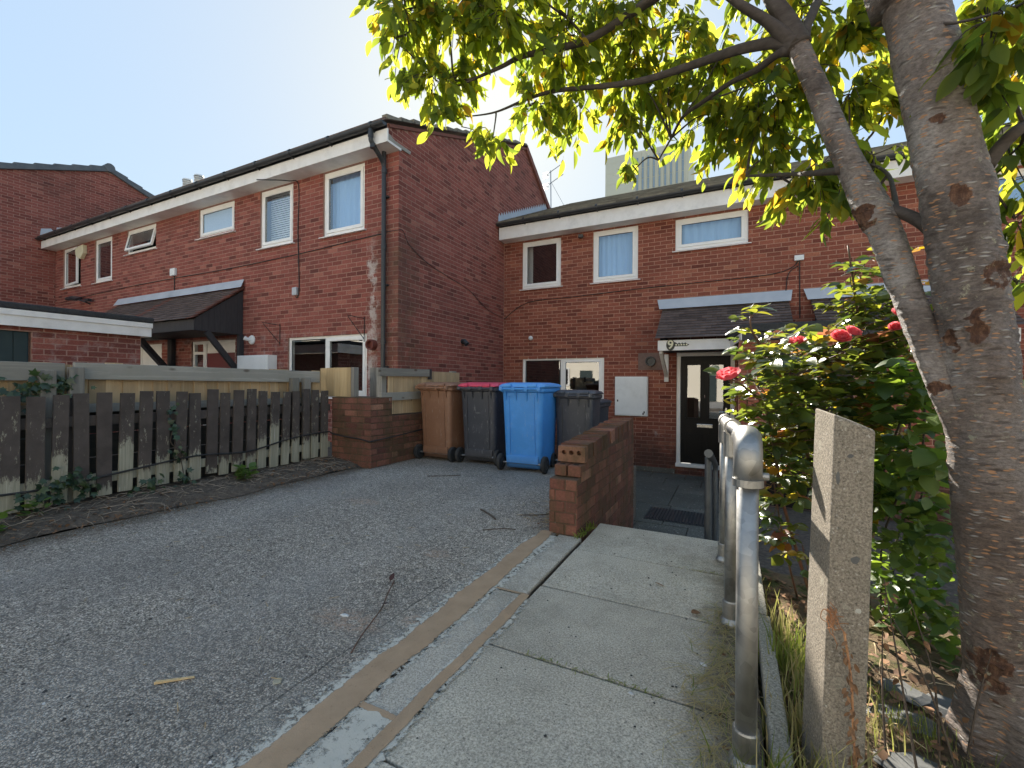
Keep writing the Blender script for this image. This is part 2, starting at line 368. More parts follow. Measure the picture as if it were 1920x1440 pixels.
M['tower_glass'] = plain('tower_window', (.38, .43, .48), (.30, .36, .42), .3, .2, spec=.8)
M['alu'] = plain('aerial_metal', (.30, .31, .33), (.22, .23, .25), 20, .4, metal=.8)
M['vent_white'] = plain('vent_white', (.70, .70, .68), (.6, .6, .57), 20, .6)
M['render_cream'] = plain('cream_render', (.80, .74, .62), (.76, .70, .58), 1, .9)

def leaf_mat(name, stops, trans, tmix=.5, rough=.42, spec=.45, vein=0):
    g = G(name)
    t = g.attr()
    n = g.noise(35, 4, .6)
    col = g.mix(1.0, g.ramp(t, stops), g.ramp(n, [(.3, (.8,)*3), (.7, (1.15,)*3)]), 'MULTIPLY')
    nrm = g.bump(g.noise(70, 4, .6), .35, .004)
    d = g.bsdf(col, rough, 0, spec, nrm)
    tc = g.ramp(t, trans)
    tl = g.node('ShaderNodeBsdfTranslucent', Color=tc).outputs[0]
    mx = g.node('ShaderNodeMixShader', _0=tmix, _1=d, _2=tl)
    return g.done(mx.outputs[0])
M['cherry_leaf'] = leaf_mat('cherry_leaf', [(0, (.055, .095, .022)), (.6, (.085, .130, .028)), (.93, (.13, .15, .03)), (1, (.25, .15, .02))],
                            [(0, (.21, .30, .035)), (.4, (.43, .51, .045)), (.7, (.68, .68, .06)), (.92, (.88, .74, .07)), (1, (.9, .54, .04))], .62, .52, .28)
M['rose_leaf'] = leaf_mat('rose_leaf', [(0, (.018, .042, .024)), (.6, (.030, .060, .027)), (.86, (.09, .11, .025)), (.94, (.28, .15, .02)), (1, (.20, .07, .045))],
                          [(0, (.15, .23, .03)), (.55, (.40, .46, .05)), (.86, (.70, .62, .05)), (.94, (.85, .50, .03)), (1, (.5, .2, .1))], .40, .25, .8)
M['shrub_leaf'] = leaf_mat('shrub_leaf', [(0, (.035, .07, .025)), (.6, (.06, .11, .03)), (1, (.12, .17, .045))],
                           [(0, (.16, .30, .03)), (1, (.36, .5, .05))], .4, .4, .45)
M['ivy'] = leaf_mat('ivy_leaf', [(0, (.018, .040, .022)), (.7, (.035, .065, .028)), (1, (.07, .09, .03))], [(0, (.05, .10, .02)), (1, (.12, .2, .03))], .2, .35, .5)
M['weed'] = leaf_mat('weed_leaf', [(0, (.06, .12, .03)), (1, (.13, .20, .05))], [(0, (.2, .36, .04)), (1, (.36, .5, .06))], .35, .5, .35)
M['grass'] = leaf_mat('grass_blade', [(0, (.06, .10, .02)), (.5, (.13, .17, .04)), (.75, (.30, .26, .11)), (1, (.42, .34, .18))],
                      [(0, (.2, .32, .03)), (.5, (.36, .42, .06)), (1, (.5, .42, .2))], .4, .6, .3)
M['petal'] = leaf_mat('rose_petal', [(0, (.66, .08, .11)), (1, (.80, .17, .20))], [(0, (.9, .16, .2)), (1, (.95, .32, .34))], .45, .5, .3)

# cherry bark: grey-brown with horizontal lenticels, rust scars
g = G('cherry_bark')
warp = g.t.nodes.new('ShaderNodeVectorMath'); warp.operation = 'MULTIPLY_ADD'
nz = g.node('ShaderNodeTexNoise', Scale=6.0, Detail=4.0); g.set(nz.inputs['Vector'], g.pos)
g.t.links.new(nz.outputs['Color'], warp.inputs[0]); warp.inputs[1].default_value = (.0, .0, .05); g.t.links.new(g.pos, warp.inputs[2])
plainpos = g.pos; g.pos = warp.outputs[0]
ring = g.noise(1.0, 6, .7, (11, 11, 62), .4)
fine = g.noise(1.0, 6, .75, (75, 75, 150))
def dashes(st, lo, hi, pick):
    v_ = g.node('ShaderNodeTexVoronoi', Vector=g.scaled(st), Scale=1.0)
    r_ = g.node('ShaderNodeSeparateColor', _0=v_.outputs['Color']).outputs[0]
    return g.math('MULTIPLY', g.step(v_.outputs['Distance'], hi, lo), g.math('GREATER_THAN', r_, pick))
lent = dashes((30, 30, 118), .22, .32, .42)
pale = dashes((22, 22, 88), .16, .36, .66)
dark = dashes((15, 15, 70), .18, .40, .60)
g.pos = plainpos
big = g.noise(4.5, 7, .65)
col = g.ramp(big, [(.30, (.085, .067, .057)), (.44, (.170, .142, .128)), (.58, (.265, .240, .224)), (.72, (.37, .35, .335))])
col = g.mix(1.0, col, g.ramp(fine, [(.32, (.55,)*3), (.5, (1.0,)*3), (.68, (1.45,)*3)]), 'MULTIPLY')
low_ = g.math('MULTIPLY', g.step(g.math('ADD', g.xyz()[2], g.math('MULTIPLY', g.noise(5, 4), .5)), 1.55, 1.15), .6)
col = g.mix(low_, col, g.ramp(fine, [(.35, (.066, .046, .036)), (.65, (.175, .122, .090))]))
col = g.mix(g.math('MULTIPLY', pale, .75), col, (.46, .43, .40))
col = g.mix(g.math('MULTIPLY', dark, .7), col, (.060, .044, .036))
col = g.mix(g.math('MULTIPLY', g.step(ring, .42, .34), .5), col, (.075, .055, .045))
col = g.mix(g.math('MULTIPLY', lent, .95), col, (.42, .225, .115))
red = g.step(g.math('ADD', g.attr(), g.math('MULTIPLY', g.math('SUBTRACT', g.noise(40, 5, .7), .5), .8)), .3, .6)
torn = g.ramp(g.noise(1.0, 6, .75, (60, 60, 25)), [(.32, (.030, .016, .012)), (.5, (.095, .045, .027)), (.68, (.22, .12, .07))])
col = g.mix(red, col, torn)
lic = g.math('MULTIPLY', g.step(g.noise(30, 6, .75), .58, .66), g.step(g.noise(3.4, 4), .46, .6))
col = g.mix(g.math('MULTIPLY', lic, .7), col, (.40, .39, .27))
hh = g.math('ADD', g.math('ADD', g.math('ADD', ring, g.math('MULTIPLY', pale, .6)), g.math('MULTIPLY', fine, .6)), g.math('MULTIPLY', g.noise(14, 7, .75, (1, 1, 2.5)), 1.0))
M['bark'] = g.done(g.bsdf(col, .62, 0, .4, g.bump(hh, 1.0, .009)))
M['bark_dark'] = plain('dark_twig_bark', (.040, .031, .026), (.075, .062, .054), 30, .8, .6, 60, stretch=(1, 1, 2))
M['scar'] = plain('bark_scar', (.15, .065, .036), (.05, .026, .018), 30, .9, 1.0, 40, bdist=.02)
M['peel'] = plain('peeling_bark', (.36, .29, .21), (.19, .14, .10), 34, .9, 1.0, 60, bdist=.01)
M['cane'] = plain('rose_cane', (.14, .055, .04), (.07, .06, .03), 20, .6)

# ------------------------------------------------------------------ objects
WORLD_M = {}
def tag(o, label, cat, group=None, kind=None):
    if label: o['label'] = label
    if cat: o['category'] = cat
    if group: o['group'] = group
    if kind: o['kind'] = kind
    return o
def thing(name, label, cat, loc=(0, 0, 0), group=None):
    o = bpy.data.objects.new(name, None); COL.objects.link(o); o.location = loc
    o.empty_display_size = .1
    WORLD_M[o] = Matrix.Translation(Vector(loc))
    return tag(o, label, cat, group)
def place(name, mesh, parent=None, mw=None):
    o = bpy.data.objects.new(name, mesh); COL.objects.link(o)
    mw = mw or Matrix.Identity(4)
    o.matrix_basis = mw; WORLD_M[o] = mw.copy()
    if parent is not None:
        o.parent = parent; o.matrix_parent_inverse = WORLD_M[parent].inverted()
    return o

class MB:
    def __init__(s): s.v = []; s.f = []; s.mi = []; s.t = []; s.tone = .5; s.m = 0
    def add(s, vs, fs):
        b = len(s.v); s.v += [tuple(v) for v in vs]; s.t += [s.tone]*len(vs)
        for f in fs: s.f.append(tuple(i+b for i in f)); s.mi.append(s.m)
        return s
    def box(s, x0, x1, y0, y1, z0, z1):
        return s.add([(x0,y0,z0),(x1,y0,z0),(x1,y1,z0),(x0,y1,z0),(x0,y0,z1),(x1,y0,z1),(x1,y1,z1),(x0,y1,z1)],
              [(0,3,2,1),(4,5,6,7),(0,1,5,4),(1,2,6,5),(2,3,7,6),(3,0,4,7)])
    def hexa(s, p):   # 8 points: bottom loop then top loop
        return s.add(p, [(0,3,2,1),(4,5,6,7),(0,1,5,4),(1,2,6,5),(2,3,7,6),(3,0,4,7)])
    def obox(s, mat, hx, hy, hz):
        ps = [mat @ Vector((a*hx, b*hy, c*hz)) for c in (-1, 1) for a, b in ((-1,-1),(1,-1),(1,1),(-1,1))]
        return s.hexa(ps)
    def beam(s, a, b, w, h, upv=(0, 0, 1)):
        a = Vector(a); b = Vector(b); d = (b-a); L = d.length; d.normalize()
        u = Vector(upv); sx = d.cross(u).normalized(); u = sx.cross(d)
        ps = []
        for p in (a, b):
            ps += [p - sx*w/2 - u*h/2, p + sx*w/2 - u*h/2, p + sx*w/2 + u*h/2, p - sx*w/2 + u*h/2]
        return s.hexa(ps)
    def prism(s, poly, ext):   # polygon of 3D points extruded by vector
        e = Vector(ext); n = len(poly); p = [Vector(q) for q in poly]
        vs = p + [q+e for q in p]
        fs = [tuple(range(n))[::-1], tuple(range(n, 2*n))] + [(i, (i+1) % n, n+(i+1) % n, n+i) for i in range(n)]
        return s.add(vs, fs)
    def tube(s, pts, r, n=8, cap=True):
        pts = [Vector(p) for p in pts]
        rs = r if isinstance(r, (list, tuple)) else [r]*len(pts)
        prev = None; rings = []
        for i, p in enumerate(pts):
            d = (pts[min(i+1, len(pts)-1)] - pts[max(i-1, 0)])
            d = d.normalized() if d.length > 1e-9 else Vector((0, 0, 1))
            if prev is None:
                a = Vector((0, 0, 1)) if abs(d.z) < .9 else Vector((1, 0, 0)); sx = d.cross(a).normalized()
            else:
                sx = (prev - d*prev.dot(d)).normalized()
            prev = sx; sy = d.cross(sx)
            rings.append([p + (sx*math.cos(2*math.pi*k/n) + sy*math.sin(2*math.pi*k/n))*rs[i] for k in range(n)])
        vs = [q for rg in rings for q in rg]; fs = []
        for i in range(len(pts)-1):
            for k in range(n): fs.append((i*n+k, i*n+(k+1) % n, (i+1)*n+(k+1) % n, (i+1)*n+k))
        if cap: fs += [tuple(range(n))[::-1], tuple((len(pts)-1)*n+k for k in range(n))]
        return s.add(vs, fs)
    def lathe(s, prof, c, axis='z', n=20):
        c = Vector(c); vs = []; fs = []
        for r, h in prof:
            for k in range(n):
                a = 2*math.pi*k/n; x, y = r*math.cos(a), r*math.sin(a)
                vs.append(c + (Vector((x, y, h)) if axis == 'z' else Vector((h, x, y)) if axis == 'x' else Vector((x, h, y))))
        for i in range(len(prof)-1):
            for k in range(n): fs.append((i*n+k, i*n+(k+1) % n, (i+1)*n+(k+1) % n, (i+1)*n+k))
        fs += [tuple(range(n))[::-1], tuple((len(prof)-1)*n+k for k in range(n))]
        return s.add(vs, fs)
    def mesh(s, name, mats):
        me = bpy.data.meshes.new(name); me.from_pydata(s.v, [], s.f)
        for mm in (mats if isinstance(mats, (list, tuple)) else [mats]): me.materials.append(mm)
        if any(s.mi): me.polygons.foreach_set('material_index', s.mi)
        a = me.attributes.new('tone', 'FLOAT', 'POINT'); a.data.foreach_set('value', s.t)
        me.update(); return me
    def build(s, name, mats, parent=None, smooth=False, bevel=0, seg=2, mw=None):
        me = s.mesh(name, mats)
        import bmesh
        bm = bmesh.new(); bm.from_mesh(me); bmesh.ops.recalc_face_normals(bm, faces=bm.faces[:]); bm.to_mesh(me); bm.free()
        if smooth: me.polygons.foreach_set('use_smooth', [True]*len(me.polygons))
        o = place(name, me, parent, mw)
        if bevel:
            b = o.modifiers.new('bevel', 'BEVEL'); b.width = bevel; b.segments = seg; b.limit_method = 'ANGLE'; b.angle_limit = R(40)
        return o
def box(name, mat, dims, parent=None, bevel=0, **k):
    return MB().box(*dims).build(name, mat, parent, bevel=bevel, **k)
def smooth_path(pts, n=6):
    P = [Vector(p) for p in pts]; out = []
    for i in range(len(P)-1):
        p0 = P[max(i-1, 0)]; p1 = P[i]; p2 = P[i+1]; p3 = P[min(i+2, len(P)-1)]
        for k in range(n):
            t = k/n
            out.append(.5*((2*p1)+(p2-p0)*t+(2*p0-5*p1+4*p2-p3)*t*t+(3*p1-p0-3*p2+p3)*t**3))
    out.append(P[-1]); return out
def structure(name, mat, dims): return tag(box(name, mat, dims), None, None, kind='structure')

def project(p):
    v = Vector(p) - Vector((0, 0, CAMZ)); z = v.dot(fw)
    if z < .05: return None
    return 960 + F_PX*v.dot(rt2)/z, 720 - F_PX*v.dot(up2)/z, z
def seen(p, mx=20):
    q = project(p); return q is not None and -mx < q[0] < 1920+mx and -mx < q[1] < 1440+mx
def dist(p): return (Vector(p) - Vector((0, 0, CAMZ))).length

# ------------------------------------------------------------------ brickwork
BRICK_CACHE = {}
def brick_mesh(L, h, dep, tone, mat):
    key = (round(L, 2), round(h, 3), round(dep, 3), tone, mat.name)
    if key not in BRICK_CACHE:
        b = MB(); b.tone = tone; c = .0035; L2 = key[0]/2; H2 = h/2
        b.add([(-L2,0,-H2),(L2,0,-H2),(L2,0,H2),(-L2,0,H2),(-L2+c,-dep,-H2+c),(L2-c,-dep,-H2+c),(L2-c,-dep,H2-c),(-L2+c,-dep,H2-c)],
              [(4,5,6,7),(0,1,5,4),(1,2,6,5),(2,3,7,6),(3,0,4,7)])
        BRICK_CACHE[key] = b.mesh('brick', mat)
    return BRICK_CACHE[key]
class Brickwork:
    """collects the bricks of one thing; the nearest in view become parts, the rest one stuff part"""
    def __init__(s, mat): s.mat = mat; s.b = []
    def wall(s, o, u, n, L, z0, z1, openings=(), off=0.0, top=None, pitch=.225, course=.075, j=.0115, seedtone=None):
        # o: origin on mortar plane, u: unit direction along wall, n: outward normal; local frame X=u, -Y=n, Z up
        u = Vector(u); n = Vector(n); o = Vector(o); row = 0; z = z0
        while z + course*.6 < z1:
            h = course - j
            s0 = -off - (pitch/2 if row % 2 else 0)
            while s0 < L:
                a, b = max(s0, 0)+j/2, min(s0+pitch, L)-j/2
                segs = [(a, b)]
                for (p, q, za, zb) in openings:
                    if z + course*.5 > za and z + course*.5 < zb:
                        ns = []
                        for a1, b1 in segs:
                            if q <= a1 or p >= b1: ns.append((a1, b1))
                            else:
                                if p - a1 > .02: ns.append((a1, p))
                                if b1 - q > .02: ns.append((q, b1))
                        segs = ns
                if top:
                    ns = []
                    for a1, b1 in segs:
                        if min(top(a1), top(b1)) >= z + h: ns.append((a1, b1))
                        elif max(top(a1), top(b1)) >= z + h:
                            N = 12; ok = [a1+(b1-a1)*i/N for i in range(N+1) if top(a1+(b1-a1)*i/N) >= z+h]
                            if ok and ok[-1]-ok[0] > .03: ns.append((ok[0], ok[-1]))
                    segs = ns
                for a1, b1 in segs:
                    if b1 - a1 < .025: continue
                    c = o + u*((a1+b1)/2) + Vector((0, 0, z + course/2))
                    s.b.append((c, u, n, b1-a1, h))
                s0 += pitch
            z += course; row += 1
        return s
    def finish(s, parent, limit=300, dep=.0035, maxd=99):
        random.seed(len(s.b))
        order = sorted(range(len(s.b)), key=lambda i: (not seen(s.b[i][0]), dist(s.b[i][0])))
        single = set(order[:limit]); rest = MB()
        for i, (c, u, n, L, h) in enumerate(s.b):
            tone = min(1, max(0, random.gauss(.5, .22)))
            d = dep + random.uniform(-.0012, .0018)
            mw = Matrix(((u.x, -n.x, 0, c.x), (u.y, -n.y, 0, c.y), (u.z, -n.z, 1, c.z), (0, 0, 0, 1)))
            if i in single:
                me = brick_mesh(L, h, round(d, 3), round(tone*11)/11, s.mat)
                place('brick', me, parent, mw @ Euler((random.gauss(0, .004), random.gauss(0, .003), 0)).to_matrix().to_4x4())
            else:
                rest.tone = tone; k = .003; L2 = L/2; H2 = h/2
                P = [(-L2,0,-H2),(L2,0,-H2),(L2,0,H2),(-L2,0,H2),(-L2+k,-d,-H2+k),(L2-k,-d,-H2+k),(L2-k,-d,H2-k),(-L2+k,-d,H2-k)]
                rest.add([mw @ Vector(p) for p in P], [(4,5,6,7),(0,1,5,4),(1,2,6,5),(2,3,7,6),(3,0,4,7)])
        if rest.v:
            o = place('brick_courses', rest.mesh('brick_courses', s.mat), parent); o['kind'] = 'stuff'

def wall_panel(mb, o, u, n, L, z0, z1, openings, thick=.12):
    """mortar face with real openings and reveals"""
    u = Vector(u); n = Vector(n); o = Vector(o)
    ss = sorted({0, L, *[a for op in openings for a in op[:2]]}); zs = sorted({z0, z1, *[a for op in openings for a in op[2:4] if z0 < a < z1]})
    P = lambda s_, z_, d_=0: o + u*s_ - n*d_ + Vector((0, 0, z_))
    for a, b in zip(ss, ss[1:]):
        for c, d in zip(zs, zs[1:]):
            mid = ((a+b)/2, (c+d)/2)
            if any(p < mid[0] < q and r < mid[1] < t for p, q, r, t in openings): continue
            mb.add([P(a, c), P(b, c), P(b, d), P(a, d)], [(0, 1, 2, 3)])
    for p, q, r, t in openings:
        for (s1, z1_, s2, z2_) in ((p, r, p, t), (q, t, q, r), (p, t, q, t), (q, r, p, r)):
            mb.add([P(s1, z1_), P(s2, z2_), P(s2, z2_, thick), P(s1, z1_, thick)], [(0, 1, 2, 3)])

# ------------------------------------------------------------------ windows (on -Y facing facades)
def window(parent, Y, x0, x1, z0, z1, lights=1, inner='curtain', opening=None, sill=True, vent=True, setb=.03):
    """frame, casements, panes, sill and what is seen behind the glass, in the facade plane Y"""
    f = MB(); y0 = Y + setb; y1 = Y + setb + .07; w = .058
    f.box(x0, x1, y0, y1, z1-w, z1).box(x0, x1, y0, y1, z0, z0+w).box(x0, x0+w, y0, y1, z0+w, z1-w).box(x1-w, x1, y0, y1, z0+w, z1-w)
    lw = (x1-x0-2*w)/lights
    for i in range(1, lights): f.box(x0+w+lw*i-.03, x0+w+lw*i+.03, y0, y1, z0+w, z1-w)
    W = f.build('window', M['upvc'], parent, bevel=.004)
    for i in range(lights):
        a = x0+w+lw*i+(.03 if i else 0); b = x0+w+lw*(i+1)-(.03 if i < lights-1 else 0); c, d = z0+w, z1-w
        mw = Matrix.Identity(4)
        if opening == 'top': mw = Matrix.Translation((0, y0, d)) @ Matrix.Rotation(R(-12), 4, 'X') @ Matrix.Translation((0, -y0, -d))
        if opening == 'side': mw = Matrix.Translation((a, y0, 0)) @ Matrix.Rotation(R(-5), 4, 'Z') @ Matrix.Translation((-a, -y0, 0))
        cw = .054; k = MB(); ya, yb = y0-.014, y0+.03
        has = not (lights == 2 and i == 0)
        if has:
            k.box(a, b, ya, yb, d-cw, d).box(a, b, ya, yb, c, c+cw).box(a, a+cw, ya, yb, c+cw, d-cw).box(b-cw, b, ya, yb, c+cw, d-cw)
            k.build('casement', M['upvc'], W, bevel=.004, mw=mw)
        else: cw = .012
        p = MB(); p.add([(a+cw, y0+.012, c+cw), (b-cw, y0+.012, c+cw), (b-cw, y0+.012, d-cw), (a+cw, y0+.012, d-cw)], [(0, 1, 2, 3)])
        p.build('pane', M['frosted'] if inner == 'frosted' else M['glass'], W, mw=mw)
        gk = MB(); gw = .006
        for bx in ((a+cw, b-cw, d-cw-gw, d-cw), (a+cw, b-cw, c+cw, c+cw+gw), (a+cw, a+cw+gw, c+cw+gw, d-cw-gw), (b-cw-gw, b-cw, c+cw+gw, d-cw-gw)):
            gk.box(bx[0], bx[1], y0+.004, y0+.010, bx[2], bx[3])
        gk.build('gasket', M['rubber'], W, mw=mw)
        if vent and has: box('trickle_vent', M['upvc'], (a+(b-a)*.25, a+(b-a)*.78, ya-.008, ya, d-.036, d-.02), W).matrix_basis = mw
    if sill:
        s = MB(); s.add([(x0-.05, Y-.055, z0-.034), (x1+.05, Y-.055, z0-.034), (x1+.05, Y+.04, z0-.030), (x0-.05, Y+.04, z0-.030),
                         (x0-.05, Y-.055, z0-.020), (x1+.05, Y-.055, z0-.020), (x1+.05, Y+.04, z0-.001), (x0-.05, Y+.04, z0-.001)],
                        [(0,3,2,1),(4,5,6,7),(0,1,5,4),(1,2,6,5),(2,3,7,6),(3,0,4,7)])
        s.build('sill', M['upvc'], W, bevel=.003)
    yi = y1 + .09
    if inner in ('curtain', 'halfcurtain', 'sidecurtain'):
        cu = MB(); n = 40
        spans = [(x0+.03, x1-.03)] if inner == 'curtain' else [(x0+.03, x0+.17), (x1-.10, x1-.03)]
        for xa, xb in spans:
            vs = []
            for i in range(n+1):
                x = xa + (xb-xa)*i/n; y = yi + .022*math.sin(i*1.25+x0) + .012*math.sin(i*.55+x0*3)
                vs += [(x, y, z0+.02), (x, y, z1-.01)]
            cu.add(vs, [(2*i, 2*i+2, 2*i+3, 2*i+1) for i in range(n)])
        cu.build('curtain', M['curtain'] if inner == 'curtain' else M['curtain_white'], W, smooth=True)
    elif inner == 'blind':
        bl = MB(); z = z1-.03
        while z > z0+.05: bl.add([(x0+.04, yi, z-.038), (x1-.04, yi, z-.038), (x1-.04, yi+.016, z), (x0+.04, yi+.016, z)], [(0, 1, 2, 3)]); z -= .042
        bl.build('venetian_blind', M['blind'], W)
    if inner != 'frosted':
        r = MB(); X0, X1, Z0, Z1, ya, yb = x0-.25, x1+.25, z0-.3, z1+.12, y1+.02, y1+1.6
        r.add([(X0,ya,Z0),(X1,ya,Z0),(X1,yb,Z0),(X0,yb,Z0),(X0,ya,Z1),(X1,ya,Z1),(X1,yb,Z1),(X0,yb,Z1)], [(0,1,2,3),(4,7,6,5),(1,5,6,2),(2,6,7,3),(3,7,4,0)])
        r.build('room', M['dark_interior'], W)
    return W

def tiles_on_slope(parent, x0, x1, yb, zb, yt, zt, tw=.165, gauge=.10, mat=None, red_left=False, red_right=False):
    """plain clay tiles, each a part, lapped up a slope facing -Y (yb,zb eave; yt,zt top)"""
    L = math.hypot(yt-yb, zt-zb); ang = math.atan2(zt-zb, yt-yb); rows = int(L/gauge)+1; n = int(round((x1-x0)/tw)); tw = (x1-x0)/n
    cache = {}
    def tm(t, red, w):
        k = (t, red, round(w, 3))
        if k not in cache:
            b = MB(); b.tone = t; b.box(-w/2+.0015, w/2-.0015, 0, gauge*1.5, 0, .011)
            cache[k] = b.mesh('roof_tile', M['tile_red'] if red else (mat or M['tile']))
        return cache[k]
    for r in range(rows):
        off = tw/2 if r % 2 else 0
        xs = [x0 + i*tw for i in range(n+1)]
        if off: xs = [x0] + [x0 + tw/2 + i*tw for i in range(n)] + [x1]
        for i in range(len(xs)-1):
            w = xs[i+1]-xs[i]
            if w < .02: continue
            s = r*gauge
            red = (red_left and i == 0) or (red_right and i == len(xs)-2)
            mw = Matrix.Translation(((xs[i]+xs[i+1])/2, yb+s*math.cos(ang), zb+s*math.sin(ang)+.012)) @ Matrix.Rotation(ang-.20+random.gauss(0, .006), 4, 'X') @ Matrix.Rotation(random.gauss(0, .006), 4, 'Z')
            place('roof_tile', tm(random.randint(0, 7)/7, red, w), parent, mw)

def roof_tiles_stuff(mb, P0, ux, us, n_out, wide, length, tw=.33, gauge=.33):
    """big lapped roof tiles joined into one part"""
    ux, us, no = Vector(ux), Vector(us), Vector(n_out); P0 = Vector(P0)
    for r in range(int(length/gauge)+1):
        s0 = r*gauge; s1 = min(s0+gauge*1.1, length+.05)
        for c in range(int(wide/tw)+1):
            w0, w1 = c*tw, min((c+1)*tw, wide)-.004
            if w1 <= w0: continue
            mb.tone = random.random()
            a = P0 + ux*w0 + us*s0; e = ux*(w1-w0)
            lo, hi = no*.035, no*.012
            mb.hexa([a, a+e, a+e+us*(s1-s0), a+us*(s1-s0), a+lo, a+e+lo, a+e+us*(s1-s0)+hi, a+us*(s1-s0)+hi])

def gutter(parent, x0, x1, y, z, brackets=.9):
    g_ = MB(); n = 9; prof = [(y + .056*math.cos(a), z + .056*math.sin(a)) for a in [math.pi + math.pi*i/(n-1) for i in range(n)]]
    vs = [(x0, p, q) for p, q in prof] + [(x1, p, q) for p, q in prof]
    vs += [(x0, y + (p-y)*.9, z + (q-z)*.9) for p, q in prof] + [(x1, y + (p-y)*.9, z + (q-z)*.9) for p, q in prof]
    fs = [(i, i+1, n+i+1, n+i) for i in range(n-1)] + [(2*n+i, 3*n+i, 3*n+i+1, 2*n+i+1) for i in range(n-1)]
    fs += [(0, n, 3*n, 2*n), (n-1, 3*n-1, 4*n-1, 2*n-1), tuple(range(n)), tuple(range(n, 2*n))]
    g_.add(vs, fs)
    G_ = g_.build('gutter', M['black_plastic'], parent, smooth=False)
    x = x1 - .25
    me = None
    while x > x0:
        if me is None:
            b = MB(); b.tube([(-.018, 0, 0), (.018, 0, 0)], .062, 12); b.box(-.012, .012, .02, .075, -.075, -.02)
            me = b.mesh('gutter_bracket', M['black_plastic'])
        place('gutter_bracket', me, G_, Matrix.Translation((x, y, z-.004)))
        x -= brackets
    return G_

# ================================================================== THE SETTING
COURT = -.66
structure('ground', M['ground'], (-400, 400, -150, 700, -1.4, -.72))
structure('road', M['road'], (-60, 60, -60, -4.0, -.5, -.02))
structure('garden_ground', M['soil'], (-17.0, -4.66, -4.0, 5.40, -.72, .02))
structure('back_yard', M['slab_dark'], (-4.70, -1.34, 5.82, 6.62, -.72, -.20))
dm = MB()
dm.box(-4.14, -1.10, -4.0, 5.80, -.70, 0.0)
tag(dm.build('driveway', M['tarmac']), None, None, kind='structure')
# soil strip under the fence, lumpy, rising towards it
sm = MB(); ny, nx = 60, 8
vs = []
for i in range(ny+1):
    y = -1.5 + 5.55*i/ny
    for k in range(nx+1):
        t = k/nx; e = -4.10 + .05*math.sin(y*3.1) + .03*math.sin(y*7.7+1)
        x = -4.70 + (e+4.70)*t
        z = .085*(1-t)**.7 + (.018*random.random() if 0 < k < nx else 0) + (.006 if k == nx else .012)
        vs.append((x, y, z))
sm.add(vs, [(i*(nx+1)+k, i*(nx+1)+k+1, (i+1)*(nx+1)+k+1, (i+1)*(nx+1)+k) for i in range(ny) for k in range(nx)])
tag(sm.build('soil_strip', M['soil'], smooth=True), None, None, kind='structure')

# paved path with slabs
pth = structure('path', M['soil'], (-.90, .09, -4.0, 3.26, -.68, -.022))
ys = [-.90, -.28, .335, .945, 1.555, 2.135, 2.70, 3.285]
for a, b in zip(ys, ys[1:]):
    t = random.uniform(-.004, .004)
    s_ = MB(); s_.hexa([(-.885, a+.006, -.05), (.05, a+.006, -.05), (.05, b-.006, -.05), (-.885, b-(.016 if abs(b-2.135) < .01 else .006), -.05),
                        (-.885, a+.006, t), (.05, a+.006, -.002), (.05, b-.006, t*.5), (-.885, b-(.016 if abs(b-2.135) < .01 else .006), .001)])
    s_.build('slab', M['path_slab'], pth, bevel=.004)
kb = structure('kerb', M['soil'], (-1.10, -.905, -4.0, 2.86, -.3, -.012))
for a, b in ((-.80, .14), (.15, 1.062), (1.072, 1.985), (1.997, 2.90)):
    dx = 0 if a < 1.9 else .012
    box('kerb_block', M['kerb'], (-1.072, -.922+dx, a, b, -.2, .001+random.uniform(0, .002)), kb, bevel=.006)
def ribbon(name, mat, xl, xr, y0, y1, z, n, jl, jr, parent):
    mb = MB(); prof = ((0, 0), (.18, .55), (.5, 1), (.82, .55), (1, 0)); v = []; t = []
    for i in range(n+1):
        y = y0+(y1-y0)*i/n
        a = xl(y) + jl*(math.sin(y*9.3)+.6*math.sin(y*23+1)); b = xr(y) + jr*(math.sin(y*7.1+2)+.6*math.sin(y*19))
        for q, w in prof: v.append((a+(b-a)*q, y, z+.002*w)); t.append(w if 0 < i < n else 0)
    k = len(prof)
    mb.add(v, [(k*i+j, k*i+j+1, k*i+k+j+1, k*i+k+j) for i in range(n) for j in range(k-1)]); mb.t = t
    return mb.build(name, mat, parent, smooth=True)
ribbon('cement_smear', M['cement'], lambda y: -1.29, lambda y: -1.00, -.8, 2.86, .0035, 120, .012, .010, kb)
ribbon('sand_joint', M['sand'], lambda y: -1.212 + .012*math.sin(y*2), lambda y: -1.066 - .03*max(0, y-1.6), -.8, 2.93, .0075, 120, .007, .004, kb)
ribbon('cement_smear', M['cement'], lambda y: -.965, lambda y: -.845, -.8, 1.98, .0045, 90, .004, .007, kb)
ribbon('sand_joint', M['sand'], lambda y: -.936, lambda y: -.878, -.8, 1.995, .0085, 90, .003, .004, kb)
for yc, w_ in ((1.067, .016), (1.990, .010)):
    mb_ = MB(); mb_.add([(-1.075, yc-w_, .006), (-.915, yc-w_, .006), (-1.075, yc, .0065), (-.915, yc, .0065), (-1.075, yc+w_, .006), (-.915, yc+w_, .006)], [(0, 1, 3, 2), (2, 3, 5, 4)]); mb_.t = [0, 0, 1, 1, 0, 0]
    mb_.build('sand_joint', M['sand'], kb)
# cement-washed block nearest the camera
ribbon('cement_smear', M['cement'], lambda y: -1.10, lambda y: -.90, .60, 1.075, .0045, 30, .006, .008, kb)

